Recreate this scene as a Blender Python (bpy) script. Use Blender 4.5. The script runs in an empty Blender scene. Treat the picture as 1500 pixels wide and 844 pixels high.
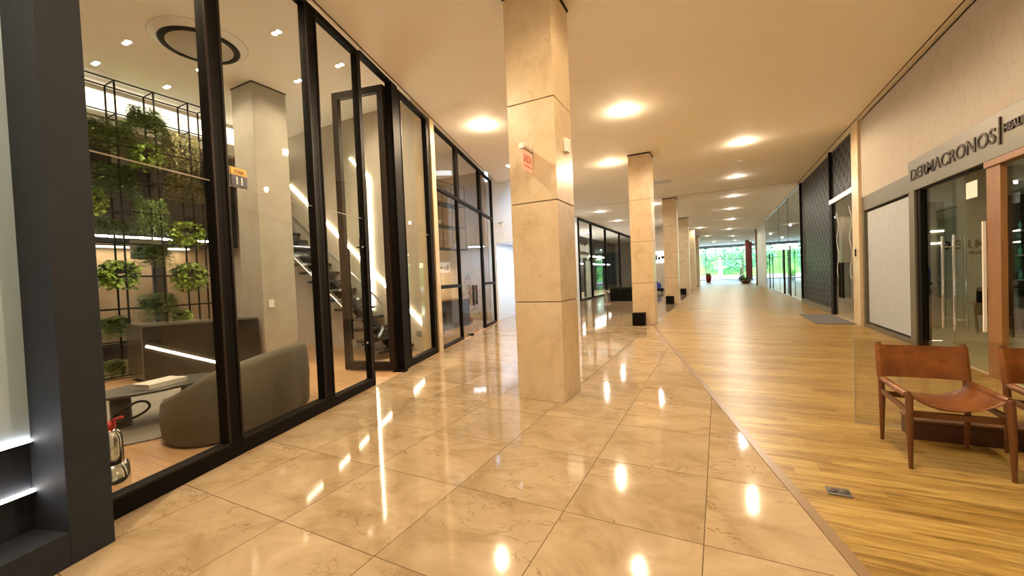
import bpy, bmesh, math, random
from math import sin, cos, pi, radians
from mathutils import Vector, Matrix
random.seed(7)
SC = bpy.context.scene
COL = SC.collection

# ---------------------------------------------------------------- camera
F_PX, YAW, PITCH, ROLL, CAM_H = 590.27, 0.4743, 0.0246, -0.0416, 1.483
cd = bpy.data.cameras.new('camera'); cam = bpy.data.objects.new('camera', cd); COL.objects.link(cam)
cd.sensor_fit = 'HORIZONTAL'; cd.sensor_width = 36.0; cd.lens = F_PX / 1500 * 36.0
cd.clip_start = 0.05; cd.clip_end = 400
_f = Vector((-sin(YAW) * cos(PITCH), cos(YAW) * cos(PITCH), -sin(PITCH)))
_r = Vector((cos(YAW), sin(YAW), 0)); _u = _r.cross(_f)
_r2 = _r * cos(ROLL) + _u * sin(ROLL); _u2 = -_r * sin(ROLL) + _u * cos(ROLL)
cm = Matrix((_r2, _u2, -_f)).transposed().to_4x4(); cm.translation = (0, 0, CAM_H)
cam.matrix_world = cm
SC.camera = cam

# ---------------------------------------------------------------- view, world, sun
SC.view_settings.view_transform = 'Standard'; SC.view_settings.look = 'None'
SC.view_settings.gamma = 1.0; SC.view_settings.use_curve_mapping = False
SC.view_settings.exposure = 0.80
W = bpy.data.worlds.new('daylight_sky'); SC.world = W; W.use_nodes = True
wn = W.node_tree.nodes; wl = W.node_tree.links
sky = wn.new('ShaderNodeTexSky'); sky.sky_type = 'NISHITA'; sky.sun_disc = False
sky.sun_elevation = radians(48); sky.sun_rotation = radians(200); sky.air_density = 1.2; sky.dust_density = 0.6
wl.new(sky.outputs[0], wn['Background'].inputs[0]); wn['Background'].inputs[1].default_value = 1.35
sd = bpy.data.lights.new('sun', 'SUN'); sd.energy = 11.0; sd.angle = radians(1.0); sd.color = (1, .96, .9)
sun = bpy.data.objects.new('sun', sd); COL.objects.link(sun); sun.rotation_euler = (radians(40), 0, radians(20))
LAMP_W = 250.0
GLOW = 0.08                        # share given to an added point light that brightens the ceiling
FAR_W = 95.0                      # same fittings, dimmed neutral lamps further down the hall
FARC = (1.0, .90, .76)                      # corridor downlight
WARM = (1.0, 0.76, 0.49)
SHOP_W = 70.0
SHOPC = (1.0, 0.80, 0.55)

# ---------------------------------------------------------------- materials
def mat(name, col=(.5, .5, .5), rough=.5, metal=0.0, spec=.5, coat=0.0, emit=None, estr=0.0):
    m = bpy.data.materials.new(name); m.use_nodes = True
    b = m.node_tree.nodes['Principled BSDF']
    b.inputs['Base Color'].default_value = (*col, 1); b.inputs['Roughness'].default_value = rough
    b.inputs['Metallic'].default_value = metal; b.inputs['Specular IOR Level'].default_value = spec
    b.inputs['Coat Weight'].default_value = coat; b.inputs['Coat Roughness'].default_value = .05
    if emit:
        b.inputs['Emission Color'].default_value = (*emit, 1); b.inputs['Emission Strength'].default_value = estr
    return m
def nt(m): return m.node_tree.nodes, m.node_tree.links
def bsdf(m): return m.node_tree.nodes['Principled BSDF']
def add(m, typ, **kw):
    n = m.node_tree.nodes.new(typ)
    for k, v in kw.items():
        if k == 'ins':
            for kk, vv in v.items(): n.inputs[kk].default_value = vv
        else: setattr(n, k, v)
    return n
def coords(m, scale=(1, 1, 1), loc=(0, 0, 0), kind='Object'):
    tc = add(m, 'ShaderNodeTexCoord'); mp = add(m, 'ShaderNodeMapping')
    mp.inputs['Scale'].default_value = scale; mp.inputs['Location'].default_value = loc
    m.node_tree.links.new(tc.outputs[kind], mp.inputs[0]); return mp.outputs[0]
def noise(m, vec, scale=5, detail=4, rough=.5, dist=0):
    n = add(m, 'ShaderNodeTexNoise', ins={'Scale': scale, 'Detail': detail, 'Roughness': rough, 'Distortion': dist})
    m.node_tree.links.new(vec, n.inputs['Vector']); return n.outputs['Fac']
def ramp(m, fac, stops):
    r = add(m, 'ShaderNodeValToRGB'); cr = r.color_ramp
    while len(cr.elements) < len(stops): cr.elements.new(.5)
    for e, (p, c) in zip(cr.elements, stops):
        e.position = p; e.color = (*c, 1) if len(c) == 3 else c
    m.node_tree.links.new(fac, r.inputs[0]); return r.outputs[0]
def math_(m, op, a, b=None, c=None):
    n = add(m, 'ShaderNodeMath', operation=op)
    for i, v in enumerate((a, b, c)):
        if v is None: continue
        if isinstance(v, (int, float)): n.inputs[i].default_value = v
        else: m.node_tree.links.new(v, n.inputs[i])
    return n.outputs[0]
def mix(m, fac, a, b, blend='MIX'):
    n = add(m, 'ShaderNodeMix', data_type='RGBA', blend_type=blend)
    for s, v in ((0, fac), (6, a), (7, b)):
        if isinstance(v, (int, float)): n.inputs[s].default_value = v
        elif isinstance(v, tuple): n.inputs[s].default_value = (*v, 1)
        else: m.node_tree.links.new(v, n.inputs[s])
    return n.outputs[2]
def bump(m, h, strength=.3, dist=.01):
    b = add(m, 'ShaderNodeBump', ins={'Strength': strength, 'Distance': dist})
    m.node_tree.links.new(h, b.inputs['Height']); m.node_tree.links.new(b.outputs[0], bsdf(m).inputs['Normal'])
def mottled(name, c1, c2, scale=4, rough=.5, stretch=(1, 1, 1), bumpv=0, **kw):
    m = mat(name, c1, rough, **kw)
    f = noise(m, coords(m, stretch), scale, 6, .6)
    m.node_tree.links.new(ramp(m, f, [(.3, c1), (.7, c2)]), bsdf(m).inputs['Base Color'])
    if bumpv: bump(m, f, bumpv)
    return m
def glass(name, tint=(.93, .95, .94), ior=1.5, rough=0.0, refl=1.0):
    m = bpy.data.materials.new(name); m.use_nodes = True; n, l = nt(m); n.clear()
    out = add(m, 'ShaderNodeOutputMaterial'); tr = add(m, 'ShaderNodeBsdfTransparent'); gl = add(m, 'ShaderNodeBsdfGlossy')
    lw = add(m, 'ShaderNodeLayerWeight', ins={'Blend': .5}); mx = add(m, 'ShaderNodeMixShader')
    tr.inputs[0].default_value = (*tint, 1); gl.inputs['Roughness'].default_value = rough
    f0 = ((ior - 1) / (ior + 1)) ** 2
    l.new(math_(m, 'MINIMUM', math_(m, 'MULTIPLY_ADD', math_(m, 'POWER', lw.outputs['Facing'], 5.0), (1 - f0) * refl, f0 * refl), 1.0), mx.inputs[0])
    l.new(tr.outputs[0], mx.inputs[1]); l.new(gl.outputs[0], mx.inputs[2]); l.new(mx.outputs[0], out.inputs[0])
    return m
def emis(name, col, s):
    m = mat(name, (0.8, .8, .8), .4, emit=col, estr=s); return m

def marble_floor():
    m = mat('cream_marble_tiles', (.7, .55, .4), .12, spec=.5)
    l = m.node_tree.links
    tc = add(m, 'ShaderNodeTexCoord'); sp = add(m, 'ShaderNodeSeparateXYZ'); l.new(tc.outputs['Object'], sp.inputs[0])
    u = math_(m, 'DIVIDE', math_(m, 'ADD', sp.outputs[0], 2.508 + 80), .8)
    v = math_(m, 'DIVIDE', math_(m, 'ADD', sp.outputs[1], -2.351 + 80), .8)
    fu = math_(m, 'FRACT', u); fv = math_(m, 'FRACT', v)
    iu = math_(m, 'FLOOR', u); iv = math_(m, 'FLOOR', v)
    du = math_(m, 'ABSOLUTE', math_(m, 'SUBTRACT', fu, .5)); dv = math_(m, 'ABSOLUTE', math_(m, 'SUBTRACT', fv, .5))
    joint = math_(m, 'GREATER_THAN', math_(m, 'MAXIMUM', du, dv), .4962)
    cb = add(m, 'ShaderNodeCombineXYZ'); l.new(iu, cb.inputs[0]); l.new(iv, cb.inputs[1])
    wnz = add(m, 'ShaderNodeTexWhiteNoise', noise_dimensions='3D'); l.new(cb.outputs[0], wnz.inputs['Vector'])
    off = add(m, 'ShaderNodeVectorMath', operation='MULTIPLY_ADD'); l.new(wnz.outputs['Color'], off.inputs[0])
    off.inputs[1].default_value = (30, 30, 30); l.new(tc.outputs['Object'], off.inputs[2])
    stretch = add(m, 'ShaderNodeMapping'); stretch.inputs['Scale'].default_value = (1.0, 1.5, 1); stretch.inputs['Rotation'].default_value = (0, 0, .35)
    l.new(off.outputs[0], stretch.inputs[0]); sv = stretch.outputs[0]
    cloud = noise(m, sv, 1.9, 9, .66, .8)
    base = ramp(m, cloud, [(.28, (.27, .185, .10)), (.48, (.395, .29, .175)), (.66, (.47, .36, .235))])
    tone = add(m, 'ShaderNodeHueSaturation'); l.new(base, tone.inputs['Color'])
    l.new(math_(m, 'MULTIPLY_ADD', wnz.outputs['Value'], .20, .90), tone.inputs['Value'])
    veinn = noise(m, sv, 1.5, 7, .6, 1.8)
    vein = math_(m, 'LESS_THAN', math_(m, 'ABSOLUTE', math_(m, 'SUBTRACT', veinn, .5)), .0055)
    patch = math_(m, 'GREATER_THAN', noise(m, sv, 1.1, 2), .52)
    vein = math_(m, 'MULTIPLY', math_(m, 'MULTIPLY', vein, patch), .75)
    c = mix(m, vein, tone.outputs[0], (.22, .135, .065))
    fleck = math_(m, 'MULTIPLY', math_(m, 'GREATER_THAN', noise(m, sv, 5.5, 8, .75, .5), .645), .55)
    c = mix(m, fleck, c, (.27, .17, .08))
    c = mix(m, joint, c, (.15, .10, .06))
    l.new(c, bsdf(m).inputs['Base Color'])
    l.new(math_(m, 'MULTIPLY_ADD', noise(m, sv, 3, 3), .06, .03), bsdf(m).inputs['Roughness'])
    bump(m, math_(m, 'MULTIPLY_ADD', joint, -1.0, math_(m, 'MULTIPLY', noise(m, sv, 2.0, 2), .05)), .12, .002)
    return m
def stone(name='cream_limestone', k=1.0, rough=.28):
    m = mat(name, (.6, .45, .3), rough)
    sv = coords(m, (1.3, 1.3, 1.0))
    cl = noise(m, sv, 2.4, 9, .68, .6)
    base = ramp(m, cl, [(.25, (.50 * k, .36 * k, .20 * k)), (.47, (.64 * k, .50 * k, .32 * k)), (.7, (.71 * k, .57 * k, .39 * k))])
    fl = math_(m, 'MULTIPLY', math_(m, 'GREATER_THAN', noise(m, sv, 6, 8, .75, .8), .62), .45)
    m.node_tree.links.new(mix(m, fl, base, (.42 * k, .27 * k, .12 * k)), bsdf(m).inputs['Base Color'])
    return m
def plank_floor(name, c1, c2, c3, pw=.085, pl=1.3, rough=.22, along='x'):
    m = mat(name, c1, rough); l = m.node_tree.links
    tc = add(m, 'ShaderNodeTexCoord'); sp = add(m, 'ShaderNodeSeparateXYZ'); l.new(tc.outputs['Object'], sp.inputs[0])
    X, Y = (sp.outputs[0], sp.outputs[1]) if along == 'x' else (sp.outputs[1], sp.outputs[0])
    v = math_(m, 'DIVIDE', math_(m, 'ADD', Y, 80), pw); iv = math_(m, 'FLOOR', v); fv = math_(m, 'FRACT', v)
    w1 = add(m, 'ShaderNodeTexWhiteNoise', noise_dimensions='1D'); l.new(iv, w1.inputs['W'])
    u = math_(m, 'ADD', math_(m, 'DIVIDE', math_(m, 'ADD', X, 80), pl), math_(m, 'MULTIPLY', w1.outputs['Value'], 7))
    iu = math_(m, 'FLOOR', u); fu = math_(m, 'FRACT', u)
    cb = add(m, 'ShaderNodeCombineXYZ'); l.new(iu, cb.inputs[0]); l.new(iv, cb.inputs[1])
    w2 = add(m, 'ShaderNodeTexWhiteNoise', noise_dimensions='3D'); l.new(cb.outputs[0], w2.inputs['Vector'])
    off = add(m, 'ShaderNodeVectorMath', operation='MULTIPLY_ADD'); l.new(w2.outputs['Color'], off.inputs[0]); off.inputs[1].default_value = (9, 9, 9)
    l.new(tc.outputs['Object'], off.inputs[2])
    mp = add(m, 'ShaderNodeMapping'); mp.inputs['Scale'].default_value = (1.0, 13, 1) if along == 'x' else (13, 1.0, 1); l.new(off.outputs[0], mp.inputs[0])
    g = noise(m, mp.outputs[0], 1.6, 8, .68, 1.3)
    g2 = math_(m, 'ADD', math_(m, 'MULTIPLY', g, .90), math_(m, 'MULTIPLY', w2.outputs['Value'], .10))
    c = ramp(m, g2, [(.33, c1), (.48, c2), (.62, c3)])
    jt = math_(m, 'MAXIMUM', math_(m, 'GREATER_THAN', math_(m, 'ABSOLUTE', math_(m, 'SUBTRACT', fv, .5)), .478),
               math_(m, 'GREATER_THAN', math_(m, 'ABSOLUTE', math_(m, 'SUBTRACT', fu, .5)), .4985))
    c = mix(m, math_(m, 'MULTIPLY', jt, .30), c, (c1[0] * .4, c1[1] * .35, c1[2] * .3))
    l.new(c, bsdf(m).inputs['Base Color'])
    cup = math_(m, 'MULTIPLY', math_(m, 'POWER', math_(m, 'ABSOLUTE', math_(m, 'SUBTRACT', fv, .5)), 2.0), -4.0)
    bump(m, math_(m, 'ADD', math_(m, 'MULTIPLY', g, .15), math_(m, 'ADD', cup, math_(m, 'MULTIPLY', jt, -.6))), .6, .0026)
    return m
def embossed(name, c):
    m = mat(name, c, .75); l = m.node_tree.links
    v = coords(m, (1, 1, .42)); n1 = noise(m, v, 5.2, 1.5, .4, .6)
    ln = math_(m, 'SUBTRACT', 1.0, math_(m, 'MINIMUM', math_(m, 'MULTIPLY', math_(m, 'ABSOLUTE', math_(m, 'SUBTRACT', n1, .5)), 28), 1.0))
    brk = math_(m, 'GREATER_THAN', noise(m, coords(m, (1, 1, .8)), 5, 1), .44)
    ln = math_(m, 'MULTIPLY', ln, brk)
    l.new(mix(m, math_(m, 'MULTIPLY', ln, .22), c, (c[0] * .62, c[1] * .58, c[2] * .54)), bsdf(m).inputs['Base Color'])
    bump(m, math_(m, 'ADD', ln, math_(m, 'MULTIPLY', noise(m, coords(m), 120, 2), .25)), .5, .006)
    return m
def woodm(name, c1, c2, axis=2, rough=.4, scale=1):
    s = [14 * scale] * 3; s[axis] = 1.1 * scale
    m = mat(name, c1, rough); f = noise(m, coords(m, tuple(s)), 2.2, 6, .6, .8)
    m.node_tree.links.new(ramp(m, f, [(.3, c1), (.7, c2)]), bsdf(m).inputs['Base Color']); bump(m, f, .08, .002); return m

M = {}
M['marble'] = marble_floor()
M['stone'] = stone()
M['stone_dark'] = mat('stone_joint', (.22, .15, .09), .6)
M['wood_floor'] = plank_floor('golden_hardwood_boards', (.13, .068, .010), (.31, .185, .042), (.45, .31, .095), pw=.15, pl=1.5, rough=.36)
bsdf(M['wood_floor']).inputs['Specular IOR Level'].default_value = .32
M['shop_floor'] = plank_floor('tan_shop_boards', (.40, .22, .10), (.50, .29, .14), (.56, .34, .17), pw=.18, pl=1.6, rough=.3)
M['store_floor'] = plank_floor('pale_store_boards', (.50, .38, .22), (.60, .47, .28), (.66, .52, .33), pw=.16, pl=1.5, rough=.3)
M['ceil'] = mottled('ceiling_paint', (.91, .87, .80), (.93, .89, .82), 2, .75)
M['white_wall'] = mottled('cool_lit_white_paint', (.76, .80, .85), (.79, .83, .88), 2, .6)  # faint blue in the paint carries part of the cool light on this wall
M['plaster'] = mottled('grey_beige_plaster', (.47, .41, .33), (.55, .49, .40), 2.2, .7, bumpv=.05)
M['concrete'] = mottled('pale_concrete', (.36, .32, .26), (.42, .38, .31), 3.2, .55, bumpv=.05)
M['trim'] = mat('brown_strip', (.25, .16, .085), .35)
M['black'] = mat('black_powdercoat', (.0045, .0035, .003), .55, spec=.10)
M['dkbrown'] = mat('bronze_brown_metal', (.018, .011, .008), .5, metal=.0, spec=.2)
M['glass'] = glass('clear_glass', refl=.55)
M['glass_w'] = glass('reflective_glass', (.80, .85, .86), 1.7)
M['glass_g'] = glass('greenish_glass', (.82, .87, .82), 1.5)
M['rail_glass'] = glass('guard_glass', (.95, .95, .93), 1.8)
M['seam'] = mat('silicone_seam', (.35, .30, .24), .4)
M['niche'] = mottled('slate_blue_grey_paint', (.016, .0195, .026), (.020, .024, .032), 6, .7, bumpv=.12, spec=.3)
M['niche_pale'] = mottled('pale_blue_panel', (.40, .53, .62), (.45, .57, .66), 3, .5)
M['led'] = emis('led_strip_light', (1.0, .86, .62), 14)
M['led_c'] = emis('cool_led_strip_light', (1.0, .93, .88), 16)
M['led_soft'] = emis('backlit_diffuser', (1.0, .88, .66), 1.6)
M['lens'] = emis('downlight_lens', (1.0, .88, .66), 40)
M['cube_top'] = mat('cube_top_gloss', (.03, .03, .03), .1)
M['ring'] = mat('white_ring', (.8, .78, .74), .4)
M['metal'] = mat('brushed_steel', (.6, .6, .6), .28, metal=1)
M['chrome'] = mat('chrome', (.85, .85, .86), .07, metal=1)
M['red'] = mat('red_enamel', (.6, .03, .03), .35)
M['white'] = mat('white_plastic', (.82, .80, .76), .4)
M['desk'] = mottled('dark_polished_stone', (.02, .016, .012), (.035, .028, .022), 3, .12)
M['desk_top'] = mottled('grey_polished_stone', (.10, .088, .072), (.13, .115, .095), 3, .2)
M['fabric'] = mottled('grey_boucle_fabric', (.095, .08, .055), (.12, .105, .073), 60, .9, bumpv=.25)
M['rug'] = mottled('grey_rug_pile', (.17, .15, .12), (.25, .22, .18), 22, .95, bumpv=.3)
M['table'] = mat('dark_table_top', (.05, .045, .04), .3)
M['paper'] = mat('paper_white', (.80, .78, .72), .6)
M['green_d'] = mottled('dark_fern_leaf', (.06, .12, .018), (.15, .24, .045), 9, .55)
M['green_l'] = mottled('lime_leaf', (.17, .30, .025), (.33, .46, .06), 9, .5)
M['green_b'] = mottled('olive_brown_leaf', (.13, .135, .032), (.26, .23, .07), 9, .6)
M['green_t'] = mottled('tree_leaf', (.08, .30, .17), (.26, .52, .33), 1.2, .6)
M['bark'] = mottled('bark', (.10, .07, .05), (.2, .15, .1), 12, .9)
M['soil'] = mat('dark_planter', (.03, .026, .022), .7)
M['emboss'] = embossed('embossed_wallpaper', (.43, .385, .335))
M['emboss2'] = embossed('daylit_embossed_panel', (.43, .47, .52))  # cooler copy of the wallpaper, daylight tint put into its colour
M['fascia'] = mottled('olive_grey_panel', (.115, .104, .068), (.13, .117, .078), 3, .45)
M['letters'] = mat('dark_bronze_letters', (.022, .010, .006), .5, spec=.2)
M['post'] = woodm('orange_brown_wood', (.20, .085, .022), (.29, .13, .036), 2, .45)
M['chairwood'] = woodm('reddish_chair_wood', (.105, .034, .009), (.17, .062, .018), 2, .35)
M['leather'] = mottled('cognac_leather', (.10, .023, .002), (.27, .088, .012), 6, .38, bumpv=.06)
M['plinth'] = woodm('dark_mahogany', (.045, .014, .009), (.075, .024, .014), 0, .35)
M['block'] = mat('black_glass_block', (.004, .005, .006), .42, spec=.10)
M['block2'] = mat('smoky_glass_block', (.012, .016, .017), .36, spec=.14)
M['grout'] = mat('pale_grout', (.10, .098, .088), .7, spec=.2)
M['mat'] = mottled('grey_carpet_fibre', (.09, .085, .085), (.14, .135, .13), 90, .95, bumpv=.3)
M['storewall'] = mottled('sage_grey_paint', (.38, .39, .33), (.41, .42, .36), 2, .6)
M['pale_int'] = mottled('pale_interior_paint', (.60, .60, .56), (.66, .66, .62), 2, .6)
M['dark_int'] = mottled('charcoal_slat_panel', (.014, .012, .010), (.024, .021, .018), 3, .5)
M['redcol'] = mottled('oxblood_paint', (.13, .022, .018), (.17, .03, .024), 3, .4)
M['tan_int'] = mottled('tan_display_back', (.30, .21, .12), (.38, .28, .17), 2, .6)
M['orange'] = mat('amber_sign', (.85, .45, .06), .4)
M['navy'] = mat('navy_sign', (.012, .010, .035), .35)
M['sign_w'] = mat('white_lettering', (.9, .88, .84), .4)
M['sign_pink'] = mat('frosted_exit_panel', (.80, .52, .42), .35)
M['sign_red'] = mat('red_lettering', (.62, .08, .07), .4)
M['bottle'] = mottled('teal_bottle', (.05, .35, .33), (.10, .45, .42), 4, .3)
M['ground'] = mottled('pale_paving', (.55, .55, .52), (.65, .65, .62), .8, .7)
M['lawn'] = mottled('lawn_green', (.10, .28, .05), (.16, .38, .08), 3, .9)
M['pool'] = mat('pool_water', (.10, .42, .55), .05)
M['blue'] = mat('blue_plastic', (.03, .05, .25), .4)
M['terracotta'] = mat('red_glazed_pot', (.30, .03, .025), .3)

# ---------------------------------------------------------------- mesh helpers
class MB:
    def __init__(s): s.v = []; s.f = []; s.sm = []
    def poly(s, pts, faces, smooth=False):
        b = len(s.v); s.v += [tuple(p) for p in pts]
        for f in faces: s.f.append(tuple(b + i for i in f)); s.sm.append(smooth)
        return s
    def box(s, x0, x1, y0, y1, z0, z1):
        if x0 > x1: x0, x1 = x1, x0
        if y0 > y1: y0, y1 = y1, y0
        if z0 > z1: z0, z1 = z1, z0
        return s.poly([(x0, y0, z0), (x1, y0, z0), (x1, y1, z0), (x0, y1, z0), (x0, y0, z1), (x1, y0, z1), (x1, y1, z1), (x0, y1, z1)],
                      [(0, 3, 2, 1), (4, 5, 6, 7), (0, 1, 5, 4), (1, 2, 6, 5), (2, 3, 7, 6), (3, 0, 4, 7)])
    def prism(s, pts, z0, z1, ztop=None):
        n = len(pts); zt = ztop or [z1] * n
        return s.poly([(p[0], p[1], z0) for p in pts] + [(p[0], p[1], z) for p, z in zip(pts, zt)],
                      [tuple(range(n - 1, -1, -1)), tuple(range(n, 2 * n))] + [(i, (i + 1) % n, n + (i + 1) % n, n + i) for i in range(n)])
    def tube(s, pts, r, n=8, caps=True):
        pts = [Vector(p) for p in pts]; rs = r if isinstance(r, (list, tuple)) else [r] * len(pts)
        rings = []; ref = None
        for i, p in enumerate(pts):
            t = (pts[min(i + 1, len(pts) - 1)] - pts[max(i - 1, 0)]).normalized()
            if ref is None: ref = Vector((0, 0, 1)) if abs(t.z) < .9 else Vector((1, 0, 0))
            a = (ref - t * ref.dot(t)).normalized(); ref = a; b = t.cross(a)
            rings.append([p + (a * cos(2 * pi * k / n) + b * sin(2 * pi * k / n)) * rs[i] for k in range(n)])
        vs = [q for rg in rings for q in rg]; fs = []
        for i in range(len(pts) - 1):
            for k in range(n): fs.append((i * n + k, i * n + (k + 1) % n, (i + 1) * n + (k + 1) % n, (i + 1) * n + k))
        s.poly(vs, fs, True)
        if caps: s.poly(rings[0], [tuple(range(n - 1, -1, -1))]); s.poly(rings[-1], [tuple(range(n))])
        return s
    def lathe(s, prof, n=24, cx=0, cy=0, smooth=True):
        vs = []; fs = []
        for (r, z) in prof: vs += [(cx + r * cos(2 * pi * k / n), cy + r * sin(2 * pi * k / n), z) for k in range(n)]
        for i in range(len(prof) - 1):
            for k in range(n): fs.append((i * n + k, i * n + (k + 1) % n, (i + 1) * n + (k + 1) % n, (i + 1) * n + k))
        return s.poly(vs, fs, smooth)
    def bar(s, p, q, w, h):
        p = Vector(p); q = Vector(q); t = (q - p).normalized()
        up = Vector((0, 0, 1)) if abs(t.z) < .95 else Vector((0, 1, 0))
        a = t.cross(up).normalized() * w / 2; b = a.cross(t).normalized() * h / 2
        vs = [p - a - b, p + a - b, p + a + b, p - a + b, q - a - b, q + a - b, q + a + b, q - a + b]
        return s.poly(vs, [(0, 3, 2, 1), (4, 5, 6, 7), (0, 1, 5, 4), (1, 2, 6, 5), (2, 3, 7, 6), (3, 0, 4, 7)])
    def build(s, name, m, parent=None, loc=(0, 0, 0), rz=0, bevel=0, mats=None):
        me = bpy.data.meshes.new(name); me.from_pydata(s.v, [], s.f)
        me.polygons.foreach_set('use_smooth', s.sm); me.materials.append(m)
        bm = bmesh.new(); bm.from_mesh(me); bmesh.ops.recalc_face_normals(bm, faces=bm.faces); bm.to_mesh(me); bm.free()
        me.update(); o = bpy.data.objects.new(name, me); COL.objects.link(o)
        o.location = loc; o.rotation_euler = (0, 0, rz)
        if parent: o.parent = parent
        if bevel:
            b = o.modifiers.new('bevel', 'BEVEL'); b.width = bevel; b.segments = 2; b.limit_method = 'ANGLE'
        return o
def tag(o, label, cat, group=None, kind=None):
    o['label'] = label; o['category'] = cat
    if group: o['group'] = group
    if kind: o['kind'] = kind
    return o
def thing(name, label, cat, loc=(0, 0, 0), rz=0, group=None, kind=None):
    o = bpy.data.objects.new(name, None); COL.objects.link(o); o.location = loc; o.rotation_euler = (0, 0, rz)
    o.empty_display_size = .1
    return tag(o, label, cat, group, kind)
def struct(name, mb, m, label, cat='wall', loc=(0, 0, 0), rz=0, bevel=0):
    return tag(mb.build(name, m, None, loc, rz, bevel), label, cat, kind='structure')
def dup(o, loc, rz=None, label=None, group=None):
    def cp(x, par):
        c = x.copy(); COL.objects.link(c); c.parent = par
        for ch in list(x.children): cp(ch, c)
        return c
    c = cp(o, None); c.location = loc
    if rz is not None: c.rotation_euler = (0, 0, rz)
    if label: c['label'] = label
    if group: c['group'] = group
    return c
def text(name, body, size, m, parent=None, mtx=None, ext=.004, bold=0.0, spacing=1.0, xs=1.0, align='LEFT'):
    cu = bpy.data.curves.new(name, 'FONT'); cu.body = body; cu.size = size; cu.extrude = ext; cu.offset = bold
    cu.space_character = spacing; cu.align_x = align
    t = bpy.data.objects.new(name + '_c', cu); me = bpy.data.meshes.new_from_object(t)
    bpy.data.objects.remove(t); bpy.data.curves.remove(cu)
    if xs != 1.0:
        for v in me.vertices: v.co.x *= xs
    me.materials.clear(); me.materials.append(m); me.name = name
    o = bpy.data.objects.new(name, me); COL.objects.link(o)
    if parent: o.parent = parent
    if mtx is not None: o.matrix_basis = mtx
    return o
def frame_mtx(origin, xdir, ydir):
    x = Vector(xdir).normalized(); y = Vector(ydir).normalized(); z = x.cross(y)
    m = Matrix((x, y, z)).transposed().to_4x4(); m.translation = Vector(origin); return m
def lamp(parent, loc, w, col, r=.06, spot=None, name='lamp_light', rot=(0, 0, 0)):
    d = bpy.data.lights.new(name, 'SPOT' if spot else 'POINT'); d.energy = w; d.color = col; d.shadow_soft_size = r
    if spot: d.spot_size = radians(spot); d.spot_blend = 1.0
    o = bpy.data.objects.new(name, d); COL.objects.link(o); o.parent = parent; o.location = loc; o.rotation_euler = rot; return o
def area(parent, loc, w, col, sx, sy, rot=(0, 0, 0)):
    d = bpy.data.lights.new('lamp_light', 'AREA'); d.energy = w; d.color = col; d.shape = 'RECTANGLE'; d.size = sx; d.size_y = sy
    o = bpy.data.objects.new('lamp_light', d); COL.objects.link(o); o.parent = parent; o.location = loc; o.rotation_euler = rot; return o

CEIL = 4.85; SHC = 5.29
TH = 0.2855; P0 = Vector((-3.30, 0.026, 0)); DV = Vector((-sin(TH), cos(TH), 0)); NV = Vector((cos(TH), sin(TH), 0))
def S(s, w, z=0): return P0 + DV * s - NV * w + Vector((0, 0, z))      # along the shopfront, depth into the shop
RX = 3.03

# ================================================================ SETTING
a0, a1 = S(-4.2, 0), S(12.5, 0)
B0, B1 = (2.10, -4.0), (-1.62, 11.7)
marble_pts = [(a0.x, -4.0), B0, B1, (-1.62, 64.0), (-7.2, 64.0), (-7.2, 12.52), (a1.x, 12.52)]
struct('floor', MB().prism(marble_pts, -.12, 0), M['marble'], 'polished cream marble floor of large square tiles', 'floor')
struct('floor.001', MB().prism([B0, (RX, -4), (RX, 64), (-1.62, 64), B1], -.12, 0), M['wood_floor'], 'golden hardwood board floor beside the marble', 'floor')
struct('floor.002', MB().prism([(-16, -4), (a0.x, -4), (a1.x, 12.52), (-16, 12.52)], -.12, 0), M['shop_floor'], 'tan board floor inside the plant filled shop', 'floor')
struct('floor.003', MB().prism([(RX, -4), (9.5, -4), (9.5, 64), (RX, 64)], -.12, 0), M['store_floor'], 'pale board floor inside the stores with the lettered sign', 'floor')
struct('floor.004', MB().prism([(-16, 12.52), (-7.2, 12.52), (-7.2, 64), (-16, 64)], -.12, 0), M['store_floor'], 'pale floor inside the distant black framed shop', 'floor')
t = MB(); dB = (Vector((*B1, 0)) - Vector((*B0, 0))).normalized(); nB = Vector((dB.y, -dB.x, 0)) * .030
t.prism([Vector((*B0, 0)) - nB, Vector((*B0, 0)) + nB, Vector((*B1, 0)) + nB, Vector((*B1, 0)) - nB], 0.0005, .008)
t.box(-1.64, -1.60, 11.7, 64, .0005, .008)
struct('trim_1', t, M['trim'], 'thin brown metal strip between marble and hardwood floors', 'floor trim')

ceil_pts = [(a0.x, -4), (RX + .02, -4), (RX + .02, 64), (-7.2, 64), (-7.2, 12.5), (a1.x, 12.5)]
struct('ceiling', MB().prism(ceil_pts, CEIL, SHC + .05), M['ceil'], 'smooth cream painted corridor ceiling', 'ceiling')
struct('ceiling.001', MB().prism([(-16, -4), (a0.x, -4), (a1.x, 12.5), (-16, 12.5)], SHC, SHC + .1), M['ceil'], 'higher cream ceiling inside the plant filled shop', 'ceiling')
struct('ceiling.002', MB().prism([(RX + .02, -4), (9.5, -4), (9.5, 64), (RX + .02, 64)], CEIL, CEIL + .1), M['ceil'], 'ceiling over the stores behind the textured wall', 'ceiling')
struct('ceiling.003', MB().prism([(-16, 12.5), (-7.2, 12.5), (-7.2, 64), (-16, 64)], CEIL, CEIL + .1), M['ceil'], 'ceiling inside the distant black framed shop', 'ceiling')
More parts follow.
